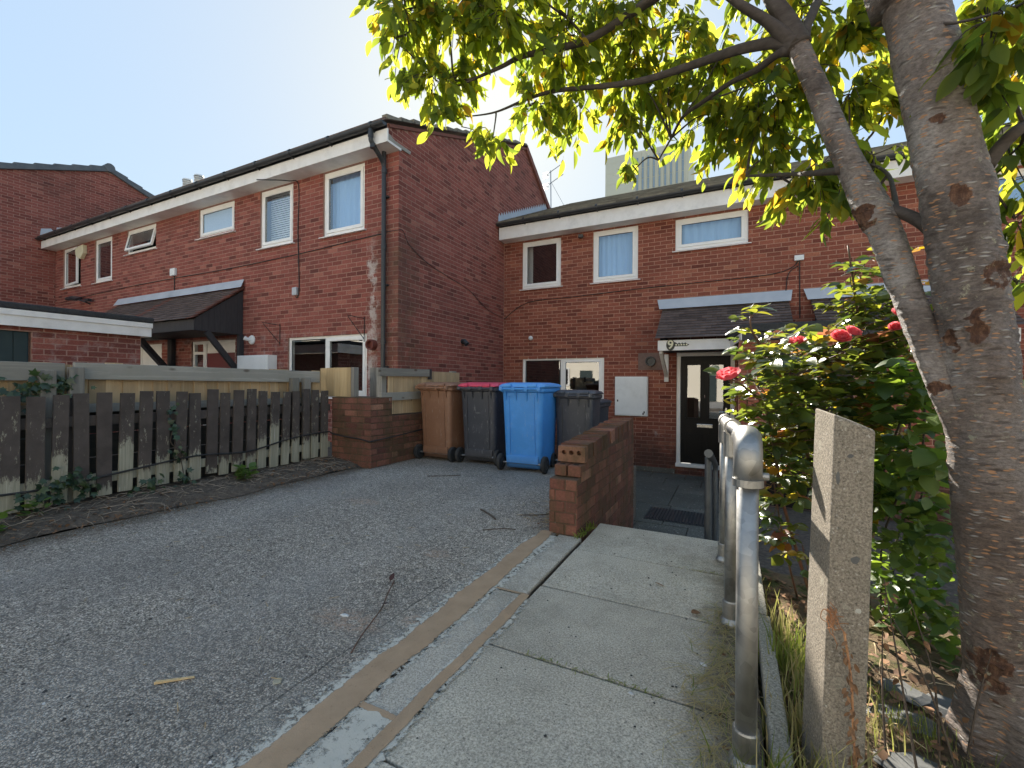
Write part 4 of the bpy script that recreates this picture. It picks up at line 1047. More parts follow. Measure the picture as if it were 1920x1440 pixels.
# ================================================================== BRICK STORES
sx, sy = -8.2, 3.55
s1 = thing('brick_store', 'low flat-roofed brick store with white fascia and dark green door behind the fence', 'outbuilding', (-9, 2, 0))
ws = MB(); ops = [(1.2, 2.38+1.5-1.5, 0, 1.70)]
wall_panel(ws, (sx, 0, 0), (0, 1, 0), (1, 0, 0), sy, 0, 1.74, [(1.25, 2.36, 0, 1.68)]); wall_panel(ws, (sx, sy, 0), (-1, 0, 0), (0, 1, 0), 2, 0, 1.74, []); wall_panel(ws, (sx-2, 0, 0), (1, 0, 0), (0, -1, 0), 2, 0, 1.74, [])
w_ = ws.build('wall', M['mortar_h1'], s1)
bw = Brickwork(M['brick_h1']); bw.wall((sx, 0, 0), (0, 1, 0), (1, 0, 0), sy, .04, 1.74, [(1.25, 2.36, 0, 1.68)]); bw.finish(w_, 140)
box('door', M['door_green'], (sx-.08, sx-.03, 1.27, 2.34, .02, 1.68), s1)
for k in range(8): box('door_board', M['door_green'], (sx-.03, sx-.018, 1.28+.132*k, 1.28+.132*k+.124, .02, 1.67), s1, bevel=.004)
box('fascia_board', M['white_paint'], (sx+.07, sx+.095, -.1, sy+.10, 1.735, 1.885), s1, bevel=.003)
box('fascia_trim', M['white_paint'], (sx+.096, sx+.112, -.1, sy+.11, 1.87, 1.945), s1, bevel=.003)
box('end_fascia', M['white_paint'], (sx-2, sx+.069, sy+.075, sy+.10, 1.735, 1.94), s1)
box('felt_roof', M['felt'], (sx-2.1, sx+.125, -.12, sy+.125, 1.947, 2.03), s1, bevel=.02)

s2 = thing('brick_store', 'small brick store with black flat roof edge beside the black front door', 'outbuilding', (1, 8, COURT))
ws = MB(); y0s = 7.2; o2 = [(.36, 1.35, COURT, 1.58)]
wall_panel(ws, (.08, y0s, 0), (1, 0, 0), (0, -1, 0), 2.4, COURT, 1.72, o2); wall_panel(ws, (.08, Y2-.01, 0), (0, -1, 0), (-1, 0, 0), Y2-.01-y0s, COURT, 1.72, [])
w_ = ws.build('wall', M['mortar_h2'], s2)
bw = Brickwork(M['brick_h2']); bw.wall((.08, y0s, 0), (1, 0, 0), (0, -1, 0), 2.4, COURT, 1.70, o2); bw.wall((.08, Y2-.02, 0), (0, -1, 0), (-1, 0, 0), Y2-.02-y0s, COURT, 1.70); bw.finish(w_, 120)
box('door', M['door_black'], (.42, 1.45, y0s+.05, y0s+.09, COURT, 1.58), s2)
top = [(.09, 7.06, 1.80), (2.7, 7.06, 1.80), (2.7, 8.98, 1.78), (-.13, 8.98, 1.76), (-.13, 8.6, 1.76)]
MB().prism(top, (0, 0, .11)).build('felt_roof', M['felt'], s2, bevel=.01)
MB().prism([(x, y, z-.115) for x, y, z in [(.12, 7.09, 1.80), (2.65, 7.09, 1.80), (2.65, 8.97, 1.78), (-.10, 8.97, 1.765), (-.10, 8.61, 1.765)]], (0, 0, .112)).build('fascia_board', M['dark_timber'], s2)
MB().prism([(.105, 7.09, 1.69), (-.115, 8.60, 1.655), (-.115, 8.60, 1.76), (.105, 7.09, 1.795)], (.012, .002, 0)).build('end_fascia', M['white_paint'], s2)

# ================================================================== ACROSS THE ROAD (seen only as reflections in the panes)
ho = thing('opposite_house', 'long cream rendered house across the road behind the viewer, seen in the window reflections', 'house', (0, -12.5, 0))
wo_ = box('wall', M['render_cream'], (-30, 28, -19, -12.5, -.1, 6.4), ho)
for k in range(14):
    for z0_ in (.9, 3.9):
        f_ = box('window', M['upvc'], (-28+4*k, -26.6+4*k, -12.5, -12.45, z0_, z0_+1.3), ho); box('pane', M['dark_interior'], (-27.9+4*k, -26.7+4*k, -12.449, -12.445, z0_+.1, z0_+1.2), f_)
    box('door', M['door_green'], (-25.8+4*k, -24.9+4*k, -12.5, -12.45, 0, 2.0), ho)
MB().prism([(-30.3, -19.3, 6.4), (-30.3, -12.1, 6.4), (-30.3, -15.7, 8.3)], (58.6, 0, 0)).build('roof', M['tile'], ho)

# ================================================================== DISTANT TOWER, AERIAL
tw = thing('tower_block', 'pale concrete tower block with narrow vertical windows rising far behind the roofs', 'tower block', (-21, 120, -.7))
tb = box('wall', M['tower'], (-31.6, -10.2, 120, 138, -.7, 63), tw)
wins = MB()
for k in range(9):
    x = -23.2 + 1.42*k
    z = 44.0
    while z < 59:
        wins.box(x, x+.42, 119.86, 119.99, z, z+2.72); z += 2.9
wins.build('window_column', M['tower_glass'], tb)['kind'] = 'stuff'
rb = MB()
for k in range(10): rb.box(-23.55+1.42*k-.12, -23.55+1.42*k+.12, 119.7, 119.995, 40, 62.9)
for k in range(7): rb.box(-31.6, -24, 119.97, 119.995, 44+2.9*k-.06, 44+2.9*k+.06)
rb.build('mullion', M['tower'], tb)['kind'] = 'stuff'
ae = thing('tv_aerial', 'thin metal television aerial mast with two combs above the red roof', 'aerial', (-5.3, 13.4, 6.3))
b = MB(); b.tube([(-5.3, 13.4, 6.0), (-5.33, 13.4, 7.98)], .016, 6); b.tube([(-5.31, 13.4, 7.6), (-4.75, 13.4, 6.55)], .006, 5); b.build('mast', M['alu'], ae)
for z in (7.92, 7.55):
    b = MB(); a = Vector((-5.48, 13.3, z-.12)); e = Vector((-4.98, 13.6, z+.32)); b.tube([a, e], .012, 5)
    for k in range(9):
        p = a.lerp(e, .3+.7*k/8); b.tube([p-Vector((.05, -.1, -.03))*1.0, p+Vector((.05, -.1, -.03))], .004, 4)
    for s_ in (-.09, -.03, .03, .09):
        b.tube([a+Vector((-.10, .03, s_)), a+Vector((.14, -.05, s_))], .009, 4)
    b.build('antenna', M['alu'], ae)

# ================================================================== GATE PIER AND LOW SIDE WALL
pier = thing('gate_pier', 'weathered mossy brick pier at the end of the dark picket fence', 'brick pier', (-4.2, 4.1, 0))
PX0, PX1, PY0, PY1, PH = -4.60, -3.93, 4.035, 4.42, .86
pb = MB().box(PX0+.008, PX1-.008, PY0+.008, PY1, 0, PH-.01).box(PX1-.23, PX1-.008, PY1, 6.0, 0, .62).build('core', M['mortar_wall'], pier)
bw = Brickwork(M['brick_wall'])
bw.wall((PX0, PY0+.008, 0), (1, 0, 0), (0, -1, 0), PX1-PX0, .0, PH, course=.0782)
bw.wall((PX1-.008, PY0, 0), (0, 1, 0), (1, 0, 0), PY1-PY0, .0, PH, course=.0782, off=.11)
bw.wall((PX1-.008, PY1, 0), (0, 1, 0), (1, 0, 0), 6.0-PY1, .0, .63, course=.0782)
bw.finish(pb, 200, dep=.006)
MB().box(PX0, PX1, PY0, PY1, PH-.011, PH+.005).build('mortar_cap', M['mortar_wall'], pier, bevel=.01)

# ================================================================== WING WALL beside the path
ww = thing('garden_wall', 'low red brick wall with broken stepped end and brick-on-edge coping beside the path', 'brick wall', (-1.05, 3.8, 0))
WX0, WX1, WY0, WYE = -1.155, -.945, 2.905, 4.86
zt = lambda y: .60 + (y-3.1)*.055
cr = MB()
cr.box(WX0+.008, WX1-.008, WY0+.008, 3.02, -.2, .385).box(WX0+.008, WX1-.008, 3.02, 3.12, -.6, .46)
cr.hexa([(WX0+.008, 3.12, -.6), (WX1-.008, 3.12, -.6), (WX1-.008, WYE-.005, -.7), (WX0+.008, WYE-.005, -.7), (WX0+.008, 3.12, zt(3.12)-.07), (WX1-.008, 3.12, zt(3.12)-.07), (WX1-.008, WYE-.005, zt(WYE)-.07), (WX0+.008, WYE-.005, zt(WYE)-.07)])
core = cr.build('core', M['mortar_wall'], ww)
bw = Brickwork(M['brick_wall'])
topf = lambda s_: .385 if s_ < .11 else .47 if s_ < .22 else zt(WY0+s_)-.085
bw.wall((WX1-.008, WY0, 0), (0, 1, 0), (1, 0, 0), WYE-WY0, -.66, .62, course=.0775, top=topf, j=.008)
bw.wall((WX0+.008, WYE, 0), (0, -1, 0), (-1, 0, 0), WYE-WY0, .0, .62, course=.0775, top=lambda s_: topf(WYE-WY0-s_))
bw.wall((WX0, WY0+.008, 0), (1, 0, 0), (0, -1, 0), .21, .0, .385, course=.077, pitch=.150, j=.007, off=.03)
bw.finish(core, 240, dep=.006)
# loose end bricks: two headers on the step, one stood on edge showing its three holes
for x0_, x1_ in ((WX0+.012, WX0+.100), (WX0+.112, WX1-.004)):
    o = box('brick', M['brick_wall'], (x0_, x1_, 2.985, 3.20, .392, .470), core, bevel=.006)
    b = MB(); xc = (x0_+x1_)/2
    b.lathe([(.020, 0), (.020, .0035)], (xc, 3.035, .4685), 'z', 14); b.build('brick_hole', M['dark_interior'], o)
end = MB()
e0, e1, ez0, ez1, ey = WX0+.002, WX1-.002, .478, .590, 3.085
hx = [e0+.045, (e0+e1)/2, e1-.045]; hz = (ez0+ez1)/2+.012; hr = .017
# front face with three round cores cut into it
xs = [e0, (hx[0]+hx[1])/2, (hx[1]+hx[2])/2, e1]
for k in range(3):
    a, b_ = xs[k], xs[k+1]; n = 16
    circ = [(hx[k]+hr*math.cos(2*math.pi*i/n+math.pi/4), ey, hz+hr*math.sin(2*math.pi*i/n+math.pi/4)) for i in range(n)]
    corners = [(b_, ey, ez1), (a, ey, ez1), (a, ey, ez0), (b_, ey, ez0)]
    vs = circ + corners; fs = []
    for q in range(4):
        for i in range(4): fs.append((16+q, (q*4+i+1) % 16, (q*4+i) % 16)) if True else None
        fs.append((16+q, 16+(q+1) % 4, ((q+1)*4) % 16))
    deep = [(x, ey+.05, z) for x, y, z in circ]
    base = len(vs); vs += deep; fs += [(i, (i+1) % n, base+(i+1) % n, base+i) for i in range(n)] + [tuple(base+i for i in range(n))]
    end.add(vs, fs)
end.add([(e0, ey, ez0), (e1, ey, ez0), (e1, ey, ez1), (e0, ey, ez1), (e0, ey+.065, ez0), (e1, ey+.065, ez0), (e1, ey+.065, ez1), (e0, ey+.065, ez1)], [(4, 7, 6, 5), (0, 4, 5, 1), (1, 5, 6, 2), (2, 6, 7, 3), (3, 7, 4, 0)])
end.tone = .9
for i in range(len(end.t)): end.t[i] = .95
end.build('brick', M['brick_wall'], core)
y = 3.155
cop = []
for t in range(4):
    b = MB(); b.tone = [.2, .45, .65, .9][t]; b.hexa([(-.104, 0, -.055), (.104, 0, -.055), (.104, .065, -.055), (-.104, .065, -.055), (-.104, .004, .055), (.104, 0, .052), (.104, .065, .055), (-.104, .062, .053)])
    cop.append(b.mesh('brick', M['brick_wall']))
while y < WYE-.06:
    o = place('brick', random.choice(cop), core, Matrix.Translation(((WX0+WX1)/2+random.gauss(0, .003), y, zt(y)-.055+random.gauss(0, .003))) @ Euler((random.gauss(0, .02), random.gauss(0, .02), random.gauss(0, .02))).to_matrix().to_4x4())
    y += .0755

# ================================================================== FENCES
pf = thing('picket_fence', 'low picket fence in peeling dark brown paint with bare pale feet, along the driveway', 'picket fence', (-4.58, 2.0, 0))
random.seed(3)
pv = []
for k in range(5):
    b = MB(); h = .83; w = .0475; t = .010
    b.hexa([(-t, -w, 0), (t, -w, 0), (t, w, 0), (-t, w, 0), (-t, -w, h), (t, -w, h), (t, w, h), (-t, w, h)])
    pv.append(b.mesh('picket', M['picket']))
y = -.55; i = 0
while y < 3.98:
    yy_ = y + random.gauss(0, .006)
    mw = Matrix.Translation((-4.565 + random.gauss(0, .004), yy_, .125 + random.gauss(0, .012))) @ Euler((random.gauss(-.006, .010), random.gauss(.01, .012), random.gauss(0, .03))).to_matrix().to_4x4() @ Matrix.Diagonal((1, random.uniform(.92, 1.06), random.uniform(.985, 1.01), 1))
    o = place('picket', pv[i % 5], pf, mw)
    y += .1345; i += 1
for z in (.73, .26): box('rail', M['picket'], (-4.615, -4.580, -1.0, 4.0, z-.04, z+.04), pf, bevel=.003)
for y in (-.4, 1.55, 3.55): box('post', M['picket'], (-4.70, -4.62, y-.04, y+.04, 0, .93), pf, bevel=.004)
tf = thing('timber_fence', 'taller pine board fence with weathered grey top rail behind the dark pickets', 'timber fence', (-4.74, 2, 0))
y = -1.2; random.seed(5)
for t in range(4):
    pass
bdm = MB().hexa([(0, -.062, 0), (.018, -.062, 0), (.008, .062, 0), (0, .062, 0), (0, -.062, .385), (.024, -.062, .385), (.006, .062, .385), (0, .062, .385)]).mesh('fence_board', M['wood_pale'])
while y < 4.04:
    place('fence_board', bdm, tf, Matrix.Translation((-4.775+random.gauss(0, .003), y, .80+random.gauss(0, .008))) @ Euler((random.gauss(0, .004), 0, 0)).to_matrix().to_4x4())
    y += .114
for (a, b_, dx) in ((-1.2, 1.545, .004), (1.60, 3.95, 0)):
    MB().hexa([(-4.752, a, 1.06), (-4.712+dx, a, 1.06), (-4.712, b_, 1.045), (-4.752, b_, 1.045), (-4.752, a, 1.195), (-4.712+dx, a, 1.195), (-4.712, b_, 1.185), (-4.752, b_, 1.185)]).build('top_rail', M['wood_grey'], tf, bevel=.004)
for k in range(4): box('shade_backing', M['dark_board'], (-4.80, -4.775+.004*(k % 2), -1.2, 4.03, .02+.197*k, .02+.197*k+.190), tf, bevel=.003)  # added dark backing so the picket gaps stay dark
box('back_rail', M['wood_grey'], (-4.752, -4.716, -1.2, 4.0, .79, .86), tf)
for y, h in ((1.43, 1.13), (1.595, 1.155), (3.555, 1.10), (3.72, 1.10)):
    box('post', M['wood_grey_v'], (-4.715+.006, -4.645, y-.045, y+.045, 0, h), tf, bevel=.005)
np_ = thing('board_panel', 'short panel of new pale pine boards standing on the brick pier', 'fence panel', (-4.55, 4.06, .86))
x = -4.83; 
for k, w in enumerate((.118, .122, .119, .121, .062)):
    box('fence_board', M['wood_new'], (x, x+w-.002, 4.055, 4.075-.004*(k % 2), .868, 1.235+random.gauss(0, .004)), np_, bevel=.002); x += w
box('end_post', M['wood_grey_v'], (-4.285, -4.235, 4.058, 4.14, .868, 1.24), np_, bevel=.004)
box('cross_rail', M['wood_grey'], (-4.82, -4.29, 4.078, 4.11, 1.0, 1.07), np_)
sf = thing('fence_panel', 'grey railed board panel standing on the low brick wall behind the brown bin', 'fence panel', (-3.95, 4.8, .6))
y = 4.40; k = 0
while y < 5.98:
    box('fence_board', M['wood_pale'], (-4.0, -3.985+.003*(k % 2), y, y+.096, .635, 1.215), sf, bevel=.002); y += .098; k += 1
for y in (4.34, 5.2, 5.96): box('post', M['wood_grey_v'], (-4.09, -4.002, y-.045, y+.045, .63, 1.24), sf, bevel=.004)
MB().hexa([(-3.985, 4.20, 1.13), (-3.945, 4.20, 1.13), (-3.945, 5.22, 1.14), (-3.985, 5.22, 1.14), (-3.985, 4.20, 1.235), (-3.945, 4.20, 1.235), (-3.945, 5.22, 1.245), (-3.985, 5.22, 1.245)]).build('top_rail', M['wood_grey'], sf, bevel=.004)
MB().hexa([(-3.98, 4.22, .815), (-3.935, 4.22, .815), (-3.935, 5.9, .83), (-3.98, 5.9, .83), (-3.98, 4.22, .92), (-3.935, 4.22, .92), (-3.935, 5.9, .935), (-3.98, 5.9, .935)]).build('low_rail', M['wood_grey'], sf, bevel=.004)
box('rail_end', M['dark_timber'], (-3.99, -3.935, 5.225, 5.26, 1.10, 1.25), sf)
for x0_, x1_, y in ((-4.40, -4.32, 4.50), (-4.31, -4.215, 4.47)): box('grey_board', M['wood_grey_v'], (x0_, x1_, y, y+.02, .6, 1.25), sf)
cable = MB().tube(smooth_path([(-4.53, .5, .30), (-4.535, 1.3, .245), (-4.53, 1.9, .30), (-4.535, 2.4, .345), (-4.53, 2.9, .32), (-4.535, 3.4, .40), (-4.54, 3.9, .43), (-4.55, 4.0, .40), (-4.40, 4.018, .375), (-4.1, 4.016, .355), (-3.95, 4.012, .335), (-3.908, 4.05, .335), (-3.905, 4.5, .36), (-3.905, 5.4, .42)], 5), .0085, 6).build('cable', M['cable'], smooth=True)
tag(cable, 'thin black cable strung along the pickets and round the brick pier', 'cable')

# ================================================================== WHEELIE BINS (their backs and wheels face the camera)
def rrect(w, d, r, z, y0=0, n=4):
    out = []
    for cx, cy, a0 in ((w/2-r, d-r, 0), (-w/2+r, d-r, 90), (-w/2+r, r, 180), (w/2-r, r, 270)):
        for k in range(n+1):
            a = R(a0+90*k/n); out.append((cx+r*math.cos(a), y0+cy+r*math.sin(a), z))
    return out
def loft(mb, rings, cap0=True, cap1=True):
    n = len(rings[0]); vs = [p for r_ in rings for p in r_]
    fs = [(i*n+k, i*n+(k+1) % n, (i+1)*n+(k+1) % n, (i+1)*n+k) for i in range(len(rings)-1) for k in range(n)]
    if cap0: fs.append(tuple(range(n))[::-1])
    if cap1: fs.append(tuple((len(rings)-1)*n+k for k in range(n)))
    return mb.add(vs, fs)
def wheelie_bin(label, x, y, z, rz, body, lid, marks=False, lean=0, sc=1.0):
    t = thing('wheelie_bin', label, 'wheelie bin', (x, y, z), 'wheelie bins standing at the end of the driveway')
    T = Matrix.Translation((x, y, z)) @ Matrix.Rotation(R(rz), 4, 'Z') @ Matrix.Rotation(R(lean), 4, 'X') @ Matrix.Diagonal((sc, sc, sc, 1))
    k = dict(mw=T)
    b = MB(); loft(b, [rrect(.455, .50, .05, .04, .06), rrect(.465, .51, .05, .10, .055), rrect(.475, .52, .055, .17, .045), rrect(.50, .56, .06, .55, .025), rrect(.525, .60, .06, .93, .0), rrect(.53, .605, .06, .965, .0)], cap1=False)
    bo = b.build('body', body, t, bevel=0, **k); bo.data.polygons.foreach_set('use_smooth', [len(p.vertices) == 4 for p in bo.data.polygons])
    r = MB(); loft(r, [rrect(.535, .61, .06, .940, -.003), rrect(.575, .66, .07, .955, -.03), rrect(.575, .66, .07, .995, -.03), rrect(.55, .64, .06, 1.0, -.02)]); r.build('rim', body, t, bevel=.004, **k)
    for s_ in (-.20, -.07, .07, .20):
        q = MB(); q.add([(s_-.008, .004, .84), (s_+.008, .004, .84), (s_+.008, -.034, .955), (s_-.008, -.034, .955), (s_-.008, .01, .955), (s_+.008, .01, .955)], [(0, 1, 2, 3), (0, 4, 5, 1), (0, 3, 4), (1, 5, 2)])
        q.build('rib', body, bo, **k)
    st_ = MB(); st_.box(-.205, .205, .030, .052, .095, .190); st_.build('foot_step', body, bo, bevel=.006, **k)
    for s_ in (-.16, .16):
        st_ = MB(); st_.hexa([(s_-.006, .034, .19), (s_+.006, .034, .19), (s_+.006, .06, .19), (s_-.006, .06, .19), (s_-.006, -.006, .90), (s_+.006, -.006, .90), (s_+.006, .02, .90), (s_-.006, .02, .90)]); st_.build('seam', body, bo, bevel=.002, **k)
    a = MB(); a.tube([(-.30, .045, .10), (.30, .045, .10)], .012, 8); a.build('axle', M['alu'], t, **k)
    for s_ in (-1, 1):
        w = MB(); w.lathe([(.055, -.022), (.082, -.026), (.10, -.018), (.10, .018), (.082, .026), (.055, .022)], (s_*.283, .045, .10), 'x', 24); wo_ = w.build('wheel', M['rubber'], t, **k)
        h = MB(); h.lathe([(.054, -.024), (.030, -.032), (.012, -.034), (.012, .034), (.030, .032), (.054, .024)], (s_*.283, .045, .10), 'x', 16); h.build('hub', M['black_plastic'], wo_, **k)
    hd = MB(); hd.tube([(-.24, -.065, .985), (.24, -.065, .985)], .014, 8)
    for s_ in (-.24, -.08, .08, .24): hd.box(s_-.02, s_+.02, -.078, -.028, .965, 1.008)
    hd.build('handle', body, t, bevel=.003, **k)
    l = MB(); loft(l, [rrect(.60, .70, .07, 1.003, -.045), rrect(.60, .70, .07, 1.020, -.045), rrect(.56, .64, .09, 1.045, -.015), rrect(.40, .48, .10, 1.062, .06)]); lo_ = l.build('lid', lid, t, bevel=.006, **k)
    hg = MB()
    for s_ in (-.16, .16): hg.tube([(s_-.05, -.05, 1.018), (s_+.05, -.05, 1.018)], .026, 10)
    hg.build('hinge', lid, lo_, **k)
    if marks:
        mk = MB(); 
        for i_, (a_, b_) in enumerate(((-.06, -.02), (-.015, .012), (.018, .05), (.055, .07))): mk.box(a_-.01, b_-.01, .0+.013, .0+.0195, .755, .775)
        mk.add([(-.05, .016, .665), (0, .017, .65), (.05, .016, .665), (0, .014, .68)], [(0, 1, 2, 3)])
        mk.build('embossed_mark', M['bin_mark'], bo, **k)
    return t
wheelie_bin('brown wheelie bin beside the brick pier, first in the row', -3.60, 4.86, 0, -1, M['bin_brown'], M['bin_brown'])
wheelie_bin('charcoal wheelie bin with a red lid standing between brown and blue bins', -2.945, 4.90, 0, 1, M['bin_black'], M['bin_pink'], True)
wheelie_bin('bright blue wheelie bin with a blue lid beside the charcoal red-lidded one', -2.23, 4.72, 0, 2, M['bin_blue'], M['bin_blue_lid'])
wheelie_bin('charcoal wheelie bin with a dark lid directly right of the blue bin', -1.745, 5.18, 0, 5, M['bin_black'], M['bin_black'], lean=-1, sc=.92)
wheelie_bin('charcoal wheelie bin farthest right, partly hidden behind the broken brick wall', -1.93, 6.02, -.20, -3, M['bin_black'], M['bin_black'], sc=.97)

# ================================================================== HANDRAIL
hr_ = thing('handrail', 'galvanised steel tube handrail with round elbow and three near posts along the path', 'handrail', (0, 2, 0))
RX = lambda y: .040 - .05*(y-1.38)
rz_ = lambda y: .897 - .040*(y-1.38)
PYS = (1.38, 2.17, 2.93)
rr = .0275
MB().tube([(RX(1.45), 1.45, rz_(1.45)), (RX(2.95), 2.95, rz_(2.95))], rr, 20).build('rail', M['galv'], hr_, smooth=True)
el = MB(); arc = [(RX(1.38), 1.38, .775), (RX(1.38), 1.38, .845)] + [(RX(1.38)-.0, 1.38+.062*(1-math.cos(a)), .845+.052*math.sin(a)) for a in [R(15*k) for k in range(1, 7)]] + [(RX(1.51), 1.51, rz_(1.51))]
el.tube(arc, [0.0365, 0.0365]+[0.0365]*6+[0.0365], 24)
eo = el.build('elbow', M['galv'], hr_, smooth=True)
MB().lathe([(.039, 0), (.039, .02)], (RX(1.38), 1.38, .772), 'z', 24).build('collar', M['galv'], eo)
MB().lathe([(.011, 0), (.011, .016), (.007, .018)], (RX(1.38)+.034, 1.385, .80), 'x', 10).build('grub_screw', M['galv'], eo)
MB().add([(RX(1.38)+.02, 1.339, .80), (RX(1.38)+.022, 1.339, .80), (RX(1.38)+.022, 1.339, .87), (RX(1.38)+.02, 1.339, .87)], [(0, 1, 2, 3)])
for i, y in enumerate(PYS):
    x = RX(y); top_ = rz_(y)-.02 if i else .80
    MB().tube([(x, y, -.05), (x, y, top_)], rr, 20).build('post', M['galv'], hr_, smooth=True)
    bs = MB(); bs.lathe([(.046, .0), (.046, .010), (.037, .026), (.034, .030), (.034, .10), (.0315, .105)], (x, y, .0), 'z', 20); bs.build('base_sleeve', M['galv'], hr_)
    if i:
        te = MB(); te.tube([(x, y, rz_(y)-.13), (x, y, rz_(y)-.02)], .0355, 18); te.tube([(RX(y-.07), y-.07, rz_(y-.07)), (RX(y+.07), y+.07, rz_(y+.07))], .0355, 18)
        te.build('tee_fitting', M['galv'], hr_, smooth=False)
MB().lathe([(.036, 0), (.036, .05), (.03, .058), (.012, .064)], (RX(2.95), 2.99, rz_(2.95)), 'y', 18).build('end_cap', M['galv'], hr_)
lr = thing('handrail', 'dark lower steel handrail dropping beside the sunken steps', 'handrail', (-.2, 4, -.4))
MB().tube([(-.13, 3.02, .62), (-.148, 4.85, .26), (-.150, 4.93, .24), (-.150, 4.96, .18), (-.150, 4.96, -.66)], .026, 14).build('rail', M['grey_steel'], lr)
MB().tube([(-.16, 3.70, -.40), (-.16, 3.70, .49)], .026, 14).build('post', M['grey_steel'], lr)
MB().lathe([(.05, 0), (.05, .01), (.036, .02), (.034, .08)], (-.150, 4.96, COURT), 'z', 16).build('base_sleeve', M['grey_steel'], lr)

# ================================================================== CONCRETE POST, EDGING
ps = thing('concrete_post', 'leaning square concrete post with slanted top beside the handrail', 'concrete post', (.24, 1.45, -.05))
b = MB()
A = Vector((.212, 1.405, -.08)); u_ = Vector((math.cos(R(10)), math.sin(R(10)), 0)); v_ = Vector((-math.sin(R(8)), math.cos(R(8)), 0))
lean = Vector((.028, 0, 0))
def ring(z, w, d): 
    o_ = A + Vector((0, 0, z+.08)) + lean*((z+.08)/1.05)
    return [o_, o_+u_*w, o_+u_*w+v_*d, o_+v_*d]
rings = [ring(-.08, .098, .165), ring(.3, .096, .163), ring(.7, .093, .160)]
t_ = ring(.97, .090, .158); t_[0].z = .975; t_[1].z = .935; t_[2].z = .950; t_[3].z = .985
vs = [p for r_ in rings for p in r_] + t_
b.add(vs, [(4*i+k, 4*i+(k+1) % 4, 4*i+4+(k+1) % 4, 4*i+4+k) for i in range(3) for k in range(4)] + [(12, 13, 14, 15)])
pso = b.build('shaft', M['post'], ps, bevel=.006, seg=3)
for (fx, z, rx, rz2) in ((.040, .868, .008, .005), (.014, .81, .005, .016), (.060, .60, .011, .010), (.07, .47, .008, .008)):
    p = Vector((A.x, A.y, z)) + lean*(z/1.05) + u_*fx - v_*.0012
    pts = [p + u_*(rx*math.cos(a)*random.uniform(.7, 1.2)) + Vector((0, 0, rz2*math.sin(a)*random.uniform(.7, 1.2))) for a in [2*math.pi*k/9 for k in range(9)]]
    MB().add(pts, [tuple(range(9))]).build('chip_mark', M['cement_solid'] if z < .6 else M['slate'], pso)
eg = thing('edging_kerb', 'narrow concrete edging strip between the handrail and the planting bed', 'edging', (.13, 1.4, 0))
for a, b_ in ((-.5, .42), (.43, 1.335), (1.345, 2.25), (2.26, 3.15)):
    x = .118 + random.uniform(-.003, .003) - .01*(a-1.3)
    box('edging_block', M['edging'], (x-.012, x+.040, a, b_, -.15, .035+random.uniform(-.006, .006)), eg, bevel=.008)

# ================================================================== LEAVES
def leaf_template(w, droop, fold, petiole, n=6, serr=0):
    ts = [0, .12, .3, .5, .7, .87, 1.0]; ws = [0, .55, .93, 1.0, .78, .38, 0]
    v = []; f = []
    if petiole: v += [(-.012, -petiole, .0), (.012, -petiole, .0)]
    off = len(v)
    for t, q in zip(ts, ws):
        h = q*w/2; z = -droop*t*t
        v += [(-h, t, z+fold*h), (0, t, z), (h, t, z+fold*h)]
    for i in range(len(ts)-1):
        a = off+3*i
        f += [(a, a+1, a+4, a+3), (a+1, a+2, a+5, a+4)]
    if petiole: f.append((0, 1, off+1))
    return np.array(v, float), f
LEAF = {'cherry': [leaf_template(.42, d, fo, .16) for d, fo in ((.10, .25), (.22, .38), (.32, .2), (.05, .5), (.42, .75), (-.12, .3))],
        'rose': [leaf_template(.66, d, fo, .06) for d, fo in ((.05, .2), (.14, .35), (.22, .15))],
        'broad': [leaf_template(.68, d, fo, .10) for d, fo in ((.10, .15), (.22, .25), (.3, .1))],
        'blade': [leaf_template(.035, d, .2, 0) for d in (.1, .35, .6, .9)],
        'ivy': [(np.array([(0, 0, 0)] + [(r_*math.sin(a_), .38+r_*-math.cos(a_)*1.0, dz) for a_, r_, dz in ((.5, .36, -.02), (1.0, .56, -.05), (1.45, .34, .0), (2.1, .60, -.06), (2.6, .36, 0), (math.pi, .72, -.10), (-2.6, .36, 0), (-2.1, .60, -.06), (-1.45, .34, 0), (-1.0, .56, -.05), (-.5, .36, -.02))] + [(0, .38, .04)]), [(12, i, i+1) for i in range(0, 11)] + [(12, 11, 0)])],
        'petal': [(np.array([(-.15, 0, 0), (.15, 0, 0), (-.48, .45, .06), (0, .5, -.02), (.48, .45, .06), (-.36, .92, .20), (0, 1.0, .12), (.36, .92, .20)]), [(0, 1, 3), (0, 3, 2), (1, 4, 3), (2, 3, 6, 5), (3, 4, 7, 6)])]}
def frame(d, nrm):
    d = Vector(d).normalized(); nrm = Vector(nrm); x = d.cross(nrm)
    if x.length < 1e-4: x = d.cross(Vector((1, .3, .2)))
    x.normalize(); z = x.cross(d)
    return x, d, z
